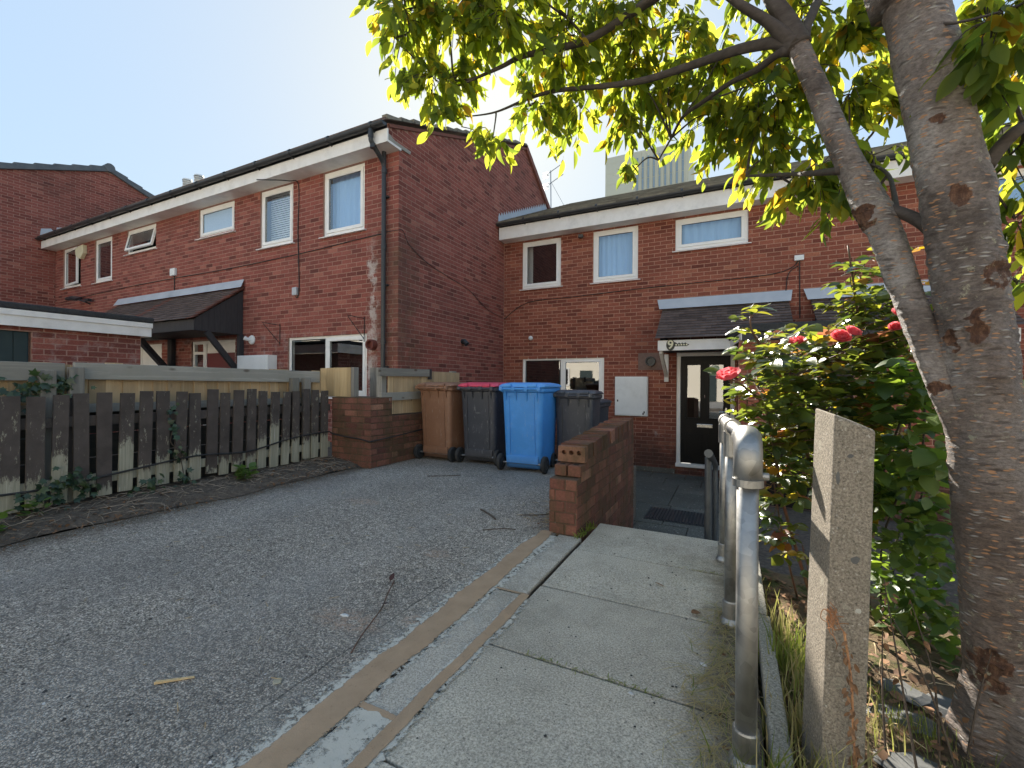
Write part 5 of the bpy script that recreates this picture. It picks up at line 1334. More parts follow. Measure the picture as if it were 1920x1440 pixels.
class Foliage:
    def __init__(s): s.L = []
    def leaf(s, p, d, nrm, size, kind, tone=None, wscale=1.0):
        x, y, z = frame(d, nrm)
        mw = np.array([[x.x*size*wscale, y.x*size, z.x*size, p[0]], [x.y*size*wscale, y.y*size, z.y*size, p[1]], [x.z*size*wscale, y.z*size, z.z*size, p[2]]])
        s.L.append((mw, kind, random.randrange(len(LEAF[kind])), random.random() if tone is None else tone))
    def finish(s, parent, mat, single=300, name='leaf', stuffname='foliage', top=False):
        cache = {}; rest_v = []; rest_f = []; rest_t = []; nb_ = 0
        order = sorted(range(len(s.L)), key=lambda i: (not seen(s.L[i][0][:, 3], -5), dist(s.L[i][0][:, 3])/np.linalg.norm(s.L[i][0][:, 1])))
        one = set(order[:single])
        for i, (mw, kind, vi, tone) in enumerate(s.L):
            V, Fc = LEAF[kind][vi]
            if i in one:
                t = round(tone*9)/9; key = (kind, vi, t)
                if key not in cache:
                    me = bpy.data.meshes.new(name); me.from_pydata(V.tolist(), [], Fc); me.materials.append(mat)
                    me.polygons.foreach_set('use_smooth', [True]*len(me.polygons))
                    a = me.attributes.new('tone', 'FLOAT', 'POINT'); a.data.foreach_set('value', [t]*len(V)); cache[key] = me
                place(name, cache[key], parent, Matrix([list(mw[0]), list(mw[1]), list(mw[2]), [0, 0, 0, 1]]))
            else:
                rest_v.append(V @ mw[:, :3].T + mw[:, 3]); rest_f += [tuple(j+nb_ for j in f) for f in Fc]; rest_t += [tone]*len(V); nb_ += len(V)
        if rest_v:
            me = bpy.data.meshes.new(stuffname); me.from_pydata(np.concatenate(rest_v).tolist(), [], rest_f); me.materials.append(mat)
            me.polygons.foreach_set('use_smooth', [True]*len(me.polygons))
            a = me.attributes.new('tone', 'FLOAT', 'POINT'); a.data.foreach_set('value', rest_t)
            o = place(stuffname, me, parent); o['kind'] = 'stuff'; return o
def rv(s=1.0): return Vector((random.gauss(0, s), random.gauss(0, s), random.gauss(0, s)))
CROWN = [
  (-1.47,1.73,2.82, 0.20,0.21,1),
  (-1.31,1.92,2.88, 0.25,0.25,1),
  (-1.02,1.95,2.83, 0.24,0.20,1),
  (-1.41,1.87,2.57, 0.19,0.15,1),
  (-1.34,1.96,2.39, 0.17,0.09,0.5),
  (-1.15,2.06,2.31, 0.09,0.10,0.8),
  (-1.32,2.03,2.67, 0.17,0.14,0.6),
  (-0.96,2.20,2.51, 0.16,0.17,0.8),
  (-0.79,2.18,2.77, 0.25,0.25,0.9),
  (-0.78,2.41,2.53, 0.18,0.20,0.9),
  (-0.54,2.30,2.88, 0.25,0.19,0.9),
  (-0.53,2.53,2.70, 0.24,0.21,1),
  (-0.56,2.74,2.58, 0.26,0.20,1),
  (-0.57,2.73,2.24, 0.06,0.07,.8),
  (-0.31,2.75,2.65, 0.25,0.22,1.1),
  (-0.25,2.56,2.88, 0.23,0.23,0.6),
  (-0.10,2.75,2.46, 0.24,0.18,1.2),
  (-0.07,2.54,2.64, 0.19,0.17,0.8),
  (0.15,2.54,2.49, 0.24,0.21,1.1),
  (0.13,2.64,2.34, 0.25,0.17,1.0),
  (0.17,2.62,2.16, 0.18,0.09,.8),
  (0.31,2.39,1.93, 0.18,0.13,1.2),
  (0.45,2.40,2.54, 0.16,0.19,1),
  (0.45,2.40,2.26, 0.14,0.16,1),
  (0.54,2.40,1.98, 0.11,0.14,1),
  (0.38,2.20,1.74, 0.08,0.05,1),
  (0.59,2.53,2.34, 0.11,0.22,1),
  (0.28,2.49,2.78, 0.18,0.15,0.8),
  (0.62,1.60,1.97, 0.10,0.11,1.2),
  (0.67,1.67,1.87, 0.09,0.09,1.2),
  (0.78,1.95,1.72, 0.08,0.12,1.1),
  (0.80,1.97,1.53, 0.07,0.10,1.2),
  (0.87,2.11,1.35, 0.05,0.11,1),
  (0.91,2.25,1.95, 0.10,0.15,1),
  (1.12,3.02,2.74, 0.21,0.32,1),
  (-1.43,1.75,3.28, 0.32,0.24,0.8),
  (-0.95,1.99,3.25, 0.32,0.21,0.8),
  (-0.45,2.35,3.33, 0.36,0.22,0.8),
  (0.10,2.51,3.21, 0.35,0.21,0.8),
  (0.52,2.50,3.09, 0.31,0.22,0.8),
  (0.81,2.20,2.72, 0.27,0.21,0.8),
  (-1.20,1.98,3.88, 0.56,0.33,0.5),
  (-0.33,2.41,3.94, 0.56,0.36,0.5),
  (0.52,2.72,3.90, 0.53,0.37,0.5),
  (1.17,2.71,3.52, 0.41,0.34,0.5),
  (1.18,2.38,2.26, 0.21,0.29,0.7),
  (1.29,2.55,1.72, 0.23,0.31,0.6),
]
BRANCHES = [
  [ (0.192,1.863,2.266,0.0350),(0.135,1.880,2.306,0.0200),(0.004,1.960,2.375,0.0190),(-0.184,2.089,2.454,0.0170),(-0.402,2.148,2.492,0.0150),(-0.650,2.193,2.563,0.0120),(-0.838,2.155,2.576,0.0100),(-0.983,2.138,2.566,0.0080),(-1.135,2.062,2.494,0.0050),(-1.262,1.999,2.470,0.0030) ],
  [ (0.192,1.863,2.266,0.0300),(0.107,1.844,2.368,0.0180),(0.021,1.823,2.443,0.0160),(-0.051,1.821,2.528,0.0140),(-0.192,1.918,2.748,0.0120) ],
  [ (-0.051,1.821,2.528,0.0140),(-0.243,2.005,2.750,0.0200),(-0.342,2.067,2.791,0.0220),(-0.495,2.103,2.775,0.0190),(-0.646,2.083,2.724,0.0170),(-0.803,2.061,2.717,0.0150),(-0.967,2.035,2.719,0.0130),(-1.087,2.030,2.699,0.0100),(-1.199,1.975,2.643,0.0070),(-1.310,1.919,2.587,0.0040) ],
  [ (0.195,1.865,2.257,0.0300),(0.144,1.884,2.267,0.0140),(0.081,1.998,2.301,0.0120),(-0.015,2.118,2.350,0.0100),(-0.129,2.284,2.398,0.0090),(-0.240,2.453,2.442,0.0080),(-0.320,2.636,2.442,0.0060),(-0.404,2.762,2.397,0.0040) ],
  [ (0.204,1.869,2.257,0.0400),(0.168,1.874,2.369,0.0320),(0.125,1.875,2.463,0.0280),(0.075,1.940,2.697,0.0240),(0.000,2.015,3.054,0.0180),(-0.107,2.130,3.526,0.0100) ],
  [ (0.209,1.872,2.267,0.0300),(0.232,1.906,2.350,0.0180),(0.271,1.981,2.470,0.0160),(0.343,2.129,2.705,0.0130),(0.452,2.352,3.168,0.0080) ],
  [ (0.676,1.814,1.711,0.0200),(0.708,1.807,1.764,0.0180),(0.752,1.807,1.808,0.0160),(0.894,1.956,1.924,0.0120),(1.139,2.246,2.130,0.0080) ],
  [ (0.560,1.745,1.480,0.0200),(0.520,1.790,1.560,0.0180),(0.470,1.840,1.620,0.0170),(0.420,1.853,1.642,0.0180) ],
  [ (0.476,1.840,1.600,0.0100),(0.500,1.960,1.700,0.0085),(0.530,2.160,1.860,0.0070),(0.520,2.360,1.990,0.0055),(0.441,2.457,2.048,0.0040) ],
  [ (0.323,1.838,1.780,0.0140),(0.265,2.033,1.866,0.0100),(0.182,2.327,2.002,0.0080),(0.057,2.489,2.091,0.0050) ],
  [ (-1.199,1.975,2.643,0.0060),(-1.311,1.919,2.628,0.0050),(-1.429,1.804,2.674,0.0040),(-1.517,1.705,2.770,0.0030) ],
  [ (-0.646,2.083,2.724,0.0080),(-0.732,2.096,2.856,0.0060),(-0.852,2.036,2.961,0.0050),(-0.948,1.989,3.120,0.0040) ],
  [ (0.469,1.688,2.187,0.1000),(0.379,1.700,2.719,0.0850),(0.352,1.856,3.447,0.0600) ],
]
ROSESTEMS = [
  [ (0.398,2.767,-0.137,0.0110),(0.377,2.646,0.446,0.0100),(0.289,2.491,0.853,0.0080),(0.162,2.260,1.126,0.0060),(0.072,2.104,1.278,0.0035),(0.070,2.103,1.345,0.0030) ],
  [ (0.493,2.926,-0.188,0.0120),(0.617,2.878,0.559,0.0100),(0.611,2.764,0.979,0.0080),(0.561,2.739,1.377,0.0060),(0.511,2.715,1.749,0.0040) ],
  [ (0.493,2.926,-0.188,0.0100),(0.468,2.803,0.558,0.0090),(0.379,2.536,1.006,0.0070),(0.310,2.502,1.158,0.0050),(0.287,2.490,1.259,0.0030) ],
  [ (0.571,2.965,-0.188,0.0100),(0.765,2.952,0.699,0.0090),(0.776,2.846,1.246,0.0070),(0.659,2.677,1.566,0.0050) ],
  [ (0.398,2.767,-0.137,0.0090),(0.224,2.458,0.472,0.0070),(0.138,2.192,0.917,0.0050),(0.043,2.033,1.043,0.0030),(-0.006,1.953,1.070,0.0030) ],
  [ (0.337,2.849,-0.160,0.0060),(0.236,2.575,0.259,0.0050),(0.178,2.435,0.599,0.0030) ],
]
ROSE = [
  (0.14,2.14,1.21, 0.11,0.11,1),
  (0.28,2.38,1.13, 0.17,0.14,1.2),
  (0.46,2.58,1.24, 0.20,0.13,1.3),
  (0.64,2.67,1.26, 0.15,0.15,1.3),
  (0.54,2.73,1.43, 0.15,0.09,1),
  (0.70,2.70,1.44, 0.09,0.11,1),
  (0.56,2.74,1.62, 0.12,0.08,0.6),
  (0.65,2.79,1.67, 0.07,0.08,0.6),
  (0.11,2.12,1.01, 0.13,0.10,1),
  (0.18,2.21,0.89, 0.14,0.11,1.1),
  (0.36,2.42,0.91, 0.19,0.17,1.4),
  (0.57,2.63,1.03, 0.20,0.18,1.4),
  (0.23,2.35,0.72, 0.17,0.14,1.2),
  (0.47,2.69,0.63, 0.19,0.19,1.3),
  (0.16,2.31,0.55, 0.10,0.12,0.7),
  (0.24,2.46,0.32, 0.10,0.11,0.6),
  (0.08,2.11,1.32, 0.04,0.07,0.6),
  (0.05,2.04,1.10, 0.07,0.04,0.7),
  (0.64,2.78,0.71, 0.16,0.21,1.3),
]
SHRUB = [
  (0.62,2.26,1.02, 0.12,0.15,1),
  (0.65,2.22,0.79, 0.09,0.12,1),
  (0.63,2.44,0.65, 0.11,0.14,1),
  (0.68,2.46,0.44, 0.14,0.14,1),
  (0.69,2.58,0.19, 0.14,0.14,1),
  (0.76,2.50,0.05, 0.11,0.13,1),
  (0.68,2.69,-0.03, 0.11,0.13,0.8),
  (0.71,2.31,0.45, 0.07,0.08,1),
]

# ================================================================== CHERRY TREE
random.seed(21)
tr = thing('cherry_tree', 'leaning cherry tree with banded bark and drooping backlit leaves overhanging the path', 'tree', (.73, 1.81, -.1))
from mathutils import noise as mnoise
def organic(pts, rad, n=20, sub=10, amp=.05, seed=0, flare=None, rough=0, scars=()):
    """closed bark surface: lumpy tapered tube, horizontally banded, with torn scars"""
    P = [Vector(p) for p in pts]; rs = []
    sp = smooth_path(P, sub)
    for i, p in enumerate(sp):
        q = i/sub; k = min(int(q), len(rad)-2); rs.append(rad[k]+(rad[k+1]-rad[k])*(q-k))
    b = MB(); b.tone = 0; n0 = len(sp); vs = []; ts = []
    prev = None
    for i, p in enumerate(sp):
        d = (sp[min(i+1, n0-1)]-sp[max(i-1, 0)]).normalized()
        sx_ = Vector((1, 0, 0)) if prev is None else prev
        sx_ = (sx_-d*sx_.dot(d)).normalized(); prev = sx_; sy_ = d.cross(sx_)
        for k in range(n):
            a = 2*math.pi*k/n
            w = 1+amp*(math.sin(3*a+seed+p.z*5)+.7*math.sin(5*a-p.z*11+seed*2)+.5*math.sin(2*a+p.z*23)+.35*math.sin(9*a+p.z*41))
            if flare: w += flare(p.z, a)
            rv_ = sx_*math.cos(a)+sy_*math.sin(a); t = 0
            if rough:
                q = p+rv_*rs[i]; h = mnoise.fractal(Vector((q.x*12, q.y*12, q.z*75+seed)), .8, 2.1, 4)
                w += rough*h + rough*.7*mnoise.noise(Vector((q.x*22, q.y*22, q.z*30)))
                for (sz, sa, sw, sh, dp_) in scars:
                    da = (a-sa+math.pi) % (2*math.pi)-math.pi
                    e = math.hypot(da*rs[i]/sw, (p.z-sz)/sh)+1.1*mnoise.fractal(Vector((q.x*20, q.y*20, q.z*26+sz*9)), .8, 2.2, 3)
                    if e < 1.5:
                        t = max(t, min(1, max(0, (1.15-e)/.35)))
                        w += dp_*(math.exp(-((e-1.05)/.25)**2)*.7 - max(0, 1-e)*.8)
            vs.append(p+rv_*(rs[i]*w)); ts.append(t)
    fs = [(i*n+k, i*n+(k+1) % n, (i+1)*n+(k+1) % n, (i+1)*n+k) for i in range(n0-1) for k in range(n)]
    fs += [tuple(range(n))[::-1], tuple((n0-1)*n+k for k in range(n))]
    b.add(vs, fs); b.t = ts
    return b
tk = [(.75, 1.83, -.25), (.738, 1.822, -.05), (.725, 1.813, .147), (.699, 1.801, .461), (.676, 1.79, .775), (.653, 1.779, 1.089), (.634, 1.769, 1.246), (.588, 1.747, 1.559), (.534, 1.721, 1.873), (.469, 1.688, 2.187), (.40, 1.66, 2.50)]
fl_f = lambda z, a: (max(0, .22-z)*1.6*(1+.6*math.sin(4*a+1)+.4*math.sin(7*a)) if z < .22 else 0) + .16*math.exp(-((z-1.62)/.05)**2)*max(0, math.cos(a-.2)) + .13*math.exp(-((z-1.10)/.06)**2)*(.5+.5*math.sin(3*a))
fa = math.atan2(-1.78, -.66)          # the side of the trunk turned to the path
SCARS = [(1.36, fa+.95, .034, .040, .16), (1.235, fa+.1, .020, .050, .10), (1.20, fa-.62, .020, .026, .12), (1.60, fa+.15, .014, .026, .07), (1.82, fa+.0, .014, .010, .08),
         (.24, fa-.25, .035, .075, .09)]
trunk = organic(tk, [.098, .092, .086, .083, .082, .082, .082, .079, .076, .073, .070], 110, 34, .018, 1, fl_f, .035, SCARS).build('trunk', M['bark'], tr, smooth=True)
s2_ = [(.63, 1.775, .86), (.578, 1.785, 1.025), (.527, 1.805, 1.223), (.495, 1.834, 1.365), (.441, 1.853, 1.585), (.407, 1.858, 1.673), (.347, 1.85, 1.816), (.28, 1.862, 2.022), (.204, 1.869, 2.257), (.19, 1.87, 2.30)]
st_f = lambda z, a: .22*math.exp(-((z-1.63)/.06)**2)*max(0, math.cos(a-3.0))
organic(s2_, [.032, .036, .039, .041, .045, .046, .040, .036, .032, .028], 64, 26, .03, 4, st_f, .04, [(1.05, 4.2, .03, .02, .1), (1.62, 3.4, .03, .03, .12)]).build('stem', M['bark'], tr, smooth=True)
for i, br in enumerate(BRANCHES):
    pts = [p[:3] for p in br]; rad = [p[3] for p in br]
    big_ = rad[0] > .013
    organic(pts, rad, 14 if big_ else 8, 6, .05, i).build('branch', M['bark'] if rad[0] > .08 else M['bark_dark'], tr, smooth=True)
# twigs and leaves through the crown
bp = [Vector(p[:3]) for br in BRANCHES for p in br]
tw_ = MB(); fo = Foliage()
for (cx, cy, cz, rx, rzv, dens) in CROWN:
    cz += .06 if -.9 < cx < .0 and cz < 2.75 else .02; c = Vector((cx, cy, cz)); root = min(bp, key=lambda p: (p-c).length)
    ctr = c + Vector((0, 0, rzv*.35))
    mid = root.lerp(ctr, .5)+rv(.03)
    tw_.tube(smooth_path([root, mid, ctr], 4), [.006, .0058, .0055, .005, .0045, .004, .0038, .0034, .003], 5)
    area = math.pi*rx*rzv/(.10*.042*.66)
    nl = max(16, int(area*(3.6 if -.9 < cx < .0 and cz < 2.75 else 5.6)*dens)); nsub = max(4, nl//8)
    for q in range(nsub):
        a = random.uniform(0, 2*math.pi); rr_ = math.sqrt(random.random())
        right = Vector((.88, .42, 0)) if cx < .4 else Vector((.9, -.4, 0)); back = Vector((-.42, .88, 0))
        tip = c + right*(rx*rr_*math.cos(a)) + Vector((0, 0, rzv*rr_*math.sin(a))) + back*random.gauss(0, rx*.7)
        st0 = ctr + (tip-ctr)*random.uniform(0, .35); mid = st0.lerp(tip, .55)+Vector((0, 0, .03))+rv(.012)
        path = smooth_path([st0, mid, tip], 3)
        tw_.tube(path, [.0028, .0026, .0024, .0022, .0018, .0015, .0012][:len(path)], 4, cap=False)
        k = random.randint(6, 10)
        for j in range(k):
            t = .35+.65*(j+1)/k; P = path[min(int(t*(len(path)-1)), len(path)-1)] + rv(.014)
            out = (tip-st0); out.z = 0
            out = out.normalized() if out.length > 1e-4 else Vector((1, 0, 0))
            side = Vector((-out.y, out.x, 0))*(1 if j % 2 else -1)
            d = Vector((0, 0, -1))*random.uniform(.35, 1.25) + out*random.uniform(.1, .7) + side*random.uniform(.1, .7)
            nrm = Vector((0, 0, 1))*random.uniform(.2, 1)+rv(.55)
            fo.leaf(P, d, nrm, random.uniform(.056, .108), 'cherry', min(1, max(0, random.gauss(.42, .30))))
tw_.build('twigs', M['bark_dark'], tr)['kind'] = 'stuff'
fo.finish(tr, M['cherry_leaf'])

# ================================================================== ROSE BUSH
random.seed(33)
rb_ = thing('rose_bush', 'tall glossy rose bush with pink blooms behind the concrete post', 'rose bush', (.45, 2.8, -.12))
sp_ = []
for s_ in ROSESTEMS:
    pts = smooth_path([p[:3] for p in s_], 5); r0_, r1_ = s_[0][3], s_[-1][3]
    MB().tube(pts, [r0_+(r1_-r0_)*i/(len(pts)-1) for i in range(len(pts))], 7).build('stem', M['cane'], rb_, smooth=True); sp_ += pts
fo = Foliage(); tw_ = MB()
for (cx, cy, cz, rx, rzv, dens) in ROSE:
    c = Vector((cx, cy, cz)); root = min(sp_, key=lambda p: (p-c).length+.3*abs(p.z-c.z+.1))
    nsp = max(4, int(math.pi*rx*rzv/(.055*.038*.7)*5.4*dens/5))
    for q in range(nsp):
        a = random.uniform(0, 2*math.pi); rr_ = math.sqrt(random.random())
        tip = c + Vector((.88, .3, 0))*(rx*rr_*math.cos(a)) + Vector((0, 0, rzv*rr_*math.sin(a))) + Vector((-.4, .88, 0))*random.gauss(0, .11)
        out = (tip-root); out.z *= .3
        out = out.normalized() if out.length > 1e-3 else Vector((1, 0, 0))
        st0 = tip-out*.08+Vector((0, 0, -.02))
        if q % 3 == 0: tw_.tube([root.lerp(tip, .4)+rv(.01), st0, tip], [.003, .002, .0012], 4, cap=False)
        else: tw_.tube([st0, tip], [.0014, .001], 4, cap=False)
        side = out.cross(Vector((0, 0, 1))).normalized(); tone = min(.9, max(0, random.gauss(.42, .22)))
        if random.random() < .07 or (cz < .6 and random.random() < .2): tone = random.uniform(.88, 1)
        sz = random.uniform(.040, .080); up_ = Vector((-.38, -.15, 1))+rv(.42)
        fo.leaf(tip, out+Vector((0, 0, random.uniform(-.4, .25))), up_, sz, 'rose', tone)
        for j, f_ in enumerate((.0, .45)):
            P = tip.lerp(st0, f_)
            for s_ in (-1, 1):
                fo.leaf(P, out*.5+side*s_+Vector((0, 0, random.uniform(-.35, .25))), up_+rv(.2), sz*.88, 'rose', min(1, max(0, tone+random.gauss(0, .08))))
tw_.build('leaf_stalks', M['cane'], rb_)['kind'] = 'stuff'
fo.finish(rb_, M['rose_leaf'])
def bloom(p, size, ax, bud=False):
    f_ = MB(); c = Vector(p); ax = Vector(ax).normalized(); x_, _, z_ = frame(ax, Vector((.3, .2, 1)))
    V, Fc = LEAF['petal'][0]
    layers = ((5, .15, .55), (6, .35, .75), (7, .62, .92), (8, .95, 1.0), (8, 1.25, 1.0)) if not bud else ((4, .08, .7), (5, .2, .8))
    root_ = thing if False else None
    ob = None
    for n, tilt, sc in layers:
        for k in range(n):
            a = 2*math.pi*k/n + tilt*3; rad = (x_*math.cos(a)+z_*math.sin(a))
            d = (ax*math.cos(tilt)+rad*math.sin(tilt)).normalized(); nm = (ax*math.sin(tilt)-rad*math.cos(tilt))
            xx, yy_, zz_ = frame(d, nm); s_ = size*.62*sc*random.uniform(.9, 1.1); org = c+rad*size*.10*min(1, tilt)
            f_.tone = random.random()
            f_.add([org+xx*(v[0]*s_)+yy_*(v[1]*s_)+zz_*(v[2]*s_*1.2) for v in V], Fc)
    o = f_.build('bloom' if not bud else 'rose_bud', M['petal'] if not bud else M['weed'], rb_, smooth=True)
    cal = MB(); cal.tube([c-ax*size*.02, c-ax*size*.12, c-ax*size*.3], [size*.13, size*.12, .003], 8); cal.build('calyx', M['cane'], o)
bloom((-.008, 1.95, 1.075), .075, (-.25, -.30, .75))
bloom((0.237, 2.137, 1.223), 0.048, (-.2, -.5, .8))
bloom((0.391, 2.202, 1.239), 0.058, (.1, -.6, .6)); bloom((0.430, 2.210, 1.260), 0.048, (.4, -.4, .7))
bloom((0.615, 2.313, 1.333), 0.065, (.2, -.5, .8)); bloom((0.593, 2.305, 1.286), 0.037, (-.2, -.6, .5))
bloom((.07, 2.103, 1.345), .035, (0, 0, 1), True); bloom((.325, 2.509, 1.275), .040, (0, 0, 1), True)

# ================================================================== BROADLEAF SHRUB by the trunk, ground plants
random.seed(41)
sh = thing('broadleaf_shrub', 'dense leafy green shrub between the concrete post and the cherry trunk', 'shrub', (.68, 2.45, -.1))
b = MB()
for k in range(4):
    x = .62+.05*k; b.tube(smooth_path([(x, 2.75+.03*(k % 3), -.12), (x-.03, 2.66, .3), (x-.02+.03*math.sin(k), 2.5, .65), (x+.03*math.cos(k*2), 2.35, 1.0)], 4), .0045, 6)
b.build('stems', M['bark_dark'], sh)['kind'] = 'stuff'
fo = Foliage()
for (cx, cy, cz, rx, rzv, dens) in SHRUB:
    n = int(math.pi*rx*rzv/(.07*.045*.7)*5.6*dens)
    for q in range(n):
        a = random.uniform(0, 2*math.pi); rr_ = math.sqrt(random.random())
        P = Vector((cx, cy, cz))+Vector((.88, .3, 0))*(rx*rr_*math.cos(a))+Vector((0, 0, rzv*rr_*math.sin(a)))+Vector((-.4, .88, 0))*random.gauss(0, .10)
        d = Vector((random.gauss(0, 1), random.gauss(-.3, 1), random.uniform(-.7, .3)))
        fo.leaf(P, d, Vector((0, 0, 1))+rv(.4), random.uniform(.045, .10) if cz > .5 else random.uniform(.040, .078), 'broad')
fo.finish(sh, M['shrub_leaf'], 220)
ww_ = [((.43, 1.40, -.03), 'low crinkled green weed at the foot of the leaning concrete post', .085, 9), ((.55, 1.50, -.03), 'large pale crinkled weed leaves in front of the cherry roots', .095, 8), ((.30, 1.18, -.03), 'broad green weed in the near corner of the bed', .08, 9), ((.80, 1.42, -.03), 'leafy green weed at the base of the cherry trunk', .085, 9), ((.33, 1.95, -.05), 'small yellow-green weed behind the concrete post', .05, 12)]
for (p, lab, sz, n) in ww_:
    t = thing('weed', lab, 'weed', p); fo = Foliage()
    for k in range(n):
        a = 2*math.pi*k/n+random.uniform(-.3, .3); d = Vector((math.cos(a), math.sin(a), random.uniform(.1, .6)))
        fo.leaf(Vector(p)+d*.02+Vector((0, 0, random.uniform(.0, .05))), d, Vector((0, 0, 1))+rv(.25), sz*random.uniform(.7, 1.15), 'broad', random.uniform(.2, .9))
    fo.finish(t, M['weed'], 30)
# variegated low growth, dry grass and green grass by the edging
gr = Foliage()
def tuft(x, y, z, n, h, tl, th, spread=.05, lean=.5):
    for k in range(n):
        a = random.uniform(0, 2*math.pi); d = Vector((math.cos(a)*lean*random.random(), math.sin(a)*lean*random.random(), random.uniform(.3, 1)))
        gr.leaf((x+random.gauss(0, spread), y+random.gauss(0, spread), z), d, Vector((math.cos(a), math.sin(a), .4)), h*random.uniform(.5, 1.2), 'blade', random.uniform(tl, th), random.uniform(.7, 1.4))
for (x, y, n, h, tl, th) in ((.21, 2.0, 160, .16, .2, .7), (.25, 1.85, 130, .14, .5, 1), (.20, 2.25, 90, .15, .6, 1), (.10, 1.30, 70, .13, .1, .6), (.10, 1.08, 60, .12, .1, .7), (.20, 1.28, 60, .15, .5, 1), (.22, 1.62, 120, .13, .6, 1),
                         (.28, 1.05, 60, .14, .4, 1), (.52, 1.78, 150, .06, .2, .6), (.45, 2.0, 130, .05, .2, .7), (.38, 1.72, 110, .09, .6, 1), (.19, 1.42, 60, .13, .6, 1), (.60, 1.62, 120, .07, .3, .9), (.11, 1.62, 60, .09, .4, 1), (.09, 2.6, 60, .1, .3, .9)):
    tuft(x, y, bed_z(x, y), n, h, tl, th)
# straw matted on the path edge by the posts
for k in range(1100):
    y = random.uniform(.95, 2.3); x = .02-abs(random.gauss(0, .055))-(.06*random.random() if 1.35 < y < 1.75 else 0)
    a = random.uniform(0, 2*math.pi)
    gr.leaf((x, y, .008+.018*random.random()), (math.cos(a), math.sin(a), random.uniform(-.05, .18)), (0, 0, 1), random.uniform(.05, .14), 'blade', random.uniform(.82, 1) if random.random() < .90 else random.uniform(.2, .5), .6)
for k in range(120):       # moss line and sprouts in the slab joint and by the wall
    x = random.uniform(-.72, -.2); gr.leaf((x, 1.556+random.gauss(0, .006), .0), (random.gauss(0, 1), random.gauss(0, 1), .6), (0, 0, 1), random.uniform(.008, .022), 'blade', random.uniform(.1, .7), 5)
for k in range(130):
    y = random.uniform(2.86, 3.2); gr.leaf((-.925+random.gauss(0, .012)+.05*(y-2.9), y, .0), (random.gauss(0, .6), random.gauss(0, .6), 1), (0, 1, .2), random.uniform(.015, .06), 'blade', random.uniform(.1, .7), 3)
for k in range(60):
    gr.leaf((-.05-random.random()*.25, 2.70+random.gauss(0, .01), .0), (random.gauss(0, 1), random.gauss(0, 1), .5), (0, 0, 1), random.uniform(.008, .03), 'blade', random.uniform(.3, 1), 3)
tag(gr.finish(None, M['grass'], 0, 'blade', 'grass'), None, None, kind='stuff')
# brown leaf litter, straw and small stones in the bed and under the fence
lt = Foliage()
for k in range(700):
    x = .15+abs(random.gauss(0, .45)); y = random.uniform(.9, 3.0)
    lt.leaf((x, y, bed_z(x, y)+.006+.02*random.random()), rv()*Vector((1, 1, .2)), Vector((0, 0, 1))+rv(.3), random.uniform(.015, .05), 'broad' if k % 3 else 'rose')
for k in range(1300):
    y = random.uniform(-.4, 4.0); e = random.random(); x = -4.58+.50*e**.8
    lt.leaf((x, y, .085*(1-(x+4.70)/.6)+.022+.012*random.random()), rv()*Vector((1, 1, .2)), Vector((0, 0, 1))+rv(.4), random.uniform(.008, .036), 'broad', random.random()*.6)
for k in range(420):
    y = random.uniform(-.2, 4.2); x = -4.10+abs(random.gauss(0, .09)); lt.leaf((x, y, .006), rv()*Vector((1, 1, .1)), Vector((0, 0, 1))+rv(.3), random.uniform(.006, .022), 'broad', random.random()*.5)
for k in range(160):
    x = -1.16-abs(random.gauss(0, .12)); y = random.uniform(2.9, 4.4); lt.leaf((x, y, .006), rv()*Vector((1, 1, .1)), Vector((0, 0, 1))+rv(.3), random.uniform(.006, .02), 'broad', random.random()*.4)
for k in range(40):
    y = random.uniform(.9, 2.3); lt.leaf((.01-abs(random.gauss(0, .04)), y, .008), rv()*Vector((1, 1, .1)), Vector((0, 0, 1))+rv(.3), random.uniform(.007, .017), 'broad', random.random()*.4)
tag(lt.finish(None, M['deadleaf'], 0, 'dead_leaf', 'leaf_litter'), None, None, kind='stuff')
b = MB()
for k in range(700):
    y = random.uniform(-.4, 4.02); x = -4.56+.44*random.random()**1.2; a = random.uniform(0, 6.3); L_ = random.uniform(.03, .20)*(1.5 if random.random() < .12 else 1); z = .085*(1-(x+4.70)/.6)+.026+.02*random.random(); b.tone = random.random()
    p = Vector((x, y, z)); q = p+Vector((math.cos(a)*L_, math.sin(a)*L_, random.uniform(-.01, .03))); q.x = min(max(q.x, -4.56), -4.0)
    if q.x > -4.16: q.z = .012
    b.tube([p, p.lerp(q, .5)+Vector((random.gauss(0, .01), 0, .012)), q], [.0024*b.tone+.0006, .0019*b.tone+.0005, .0008], 4)
tag(b.build('twig_debris', M['debris']), None, None, kind='stuff')
b = MB()
for k in range(170):
    x = .16+abs(random.gauss(0, .35)); y = random.uniform(1.0, 2.7); a = random.uniform(0, 6.3); L_ = random.uniform(.04, .18); b.tone = random.random()
    p = Vector((x, y, bed_z(x, y)+.012)); b.tube([p, p+Vector((math.cos(a)*L_*.5, math.sin(a)*L_*.5, .02)), p+Vector((math.cos(a)*L_, math.sin(a)*L_, .01))], [.0018, .0015, .001], 4)
for k in range(170):
    x = -1.17-abs(random.gauss(0, .14)); y = random.uniform(2.95, 4.3); a = random.uniform(0, 6.3); L_ = random.uniform(.02, .12); b.tone = random.random()*.35
    p = Vector((x, y, .006)); b.tube([p, p+Vector((math.cos(a)*L_*.5, math.sin(a)*L_*.5, .008)), p+Vector((math.cos(a)*L_, math.sin(a)*L_, .003))], [.002, .0016, .001], 4)
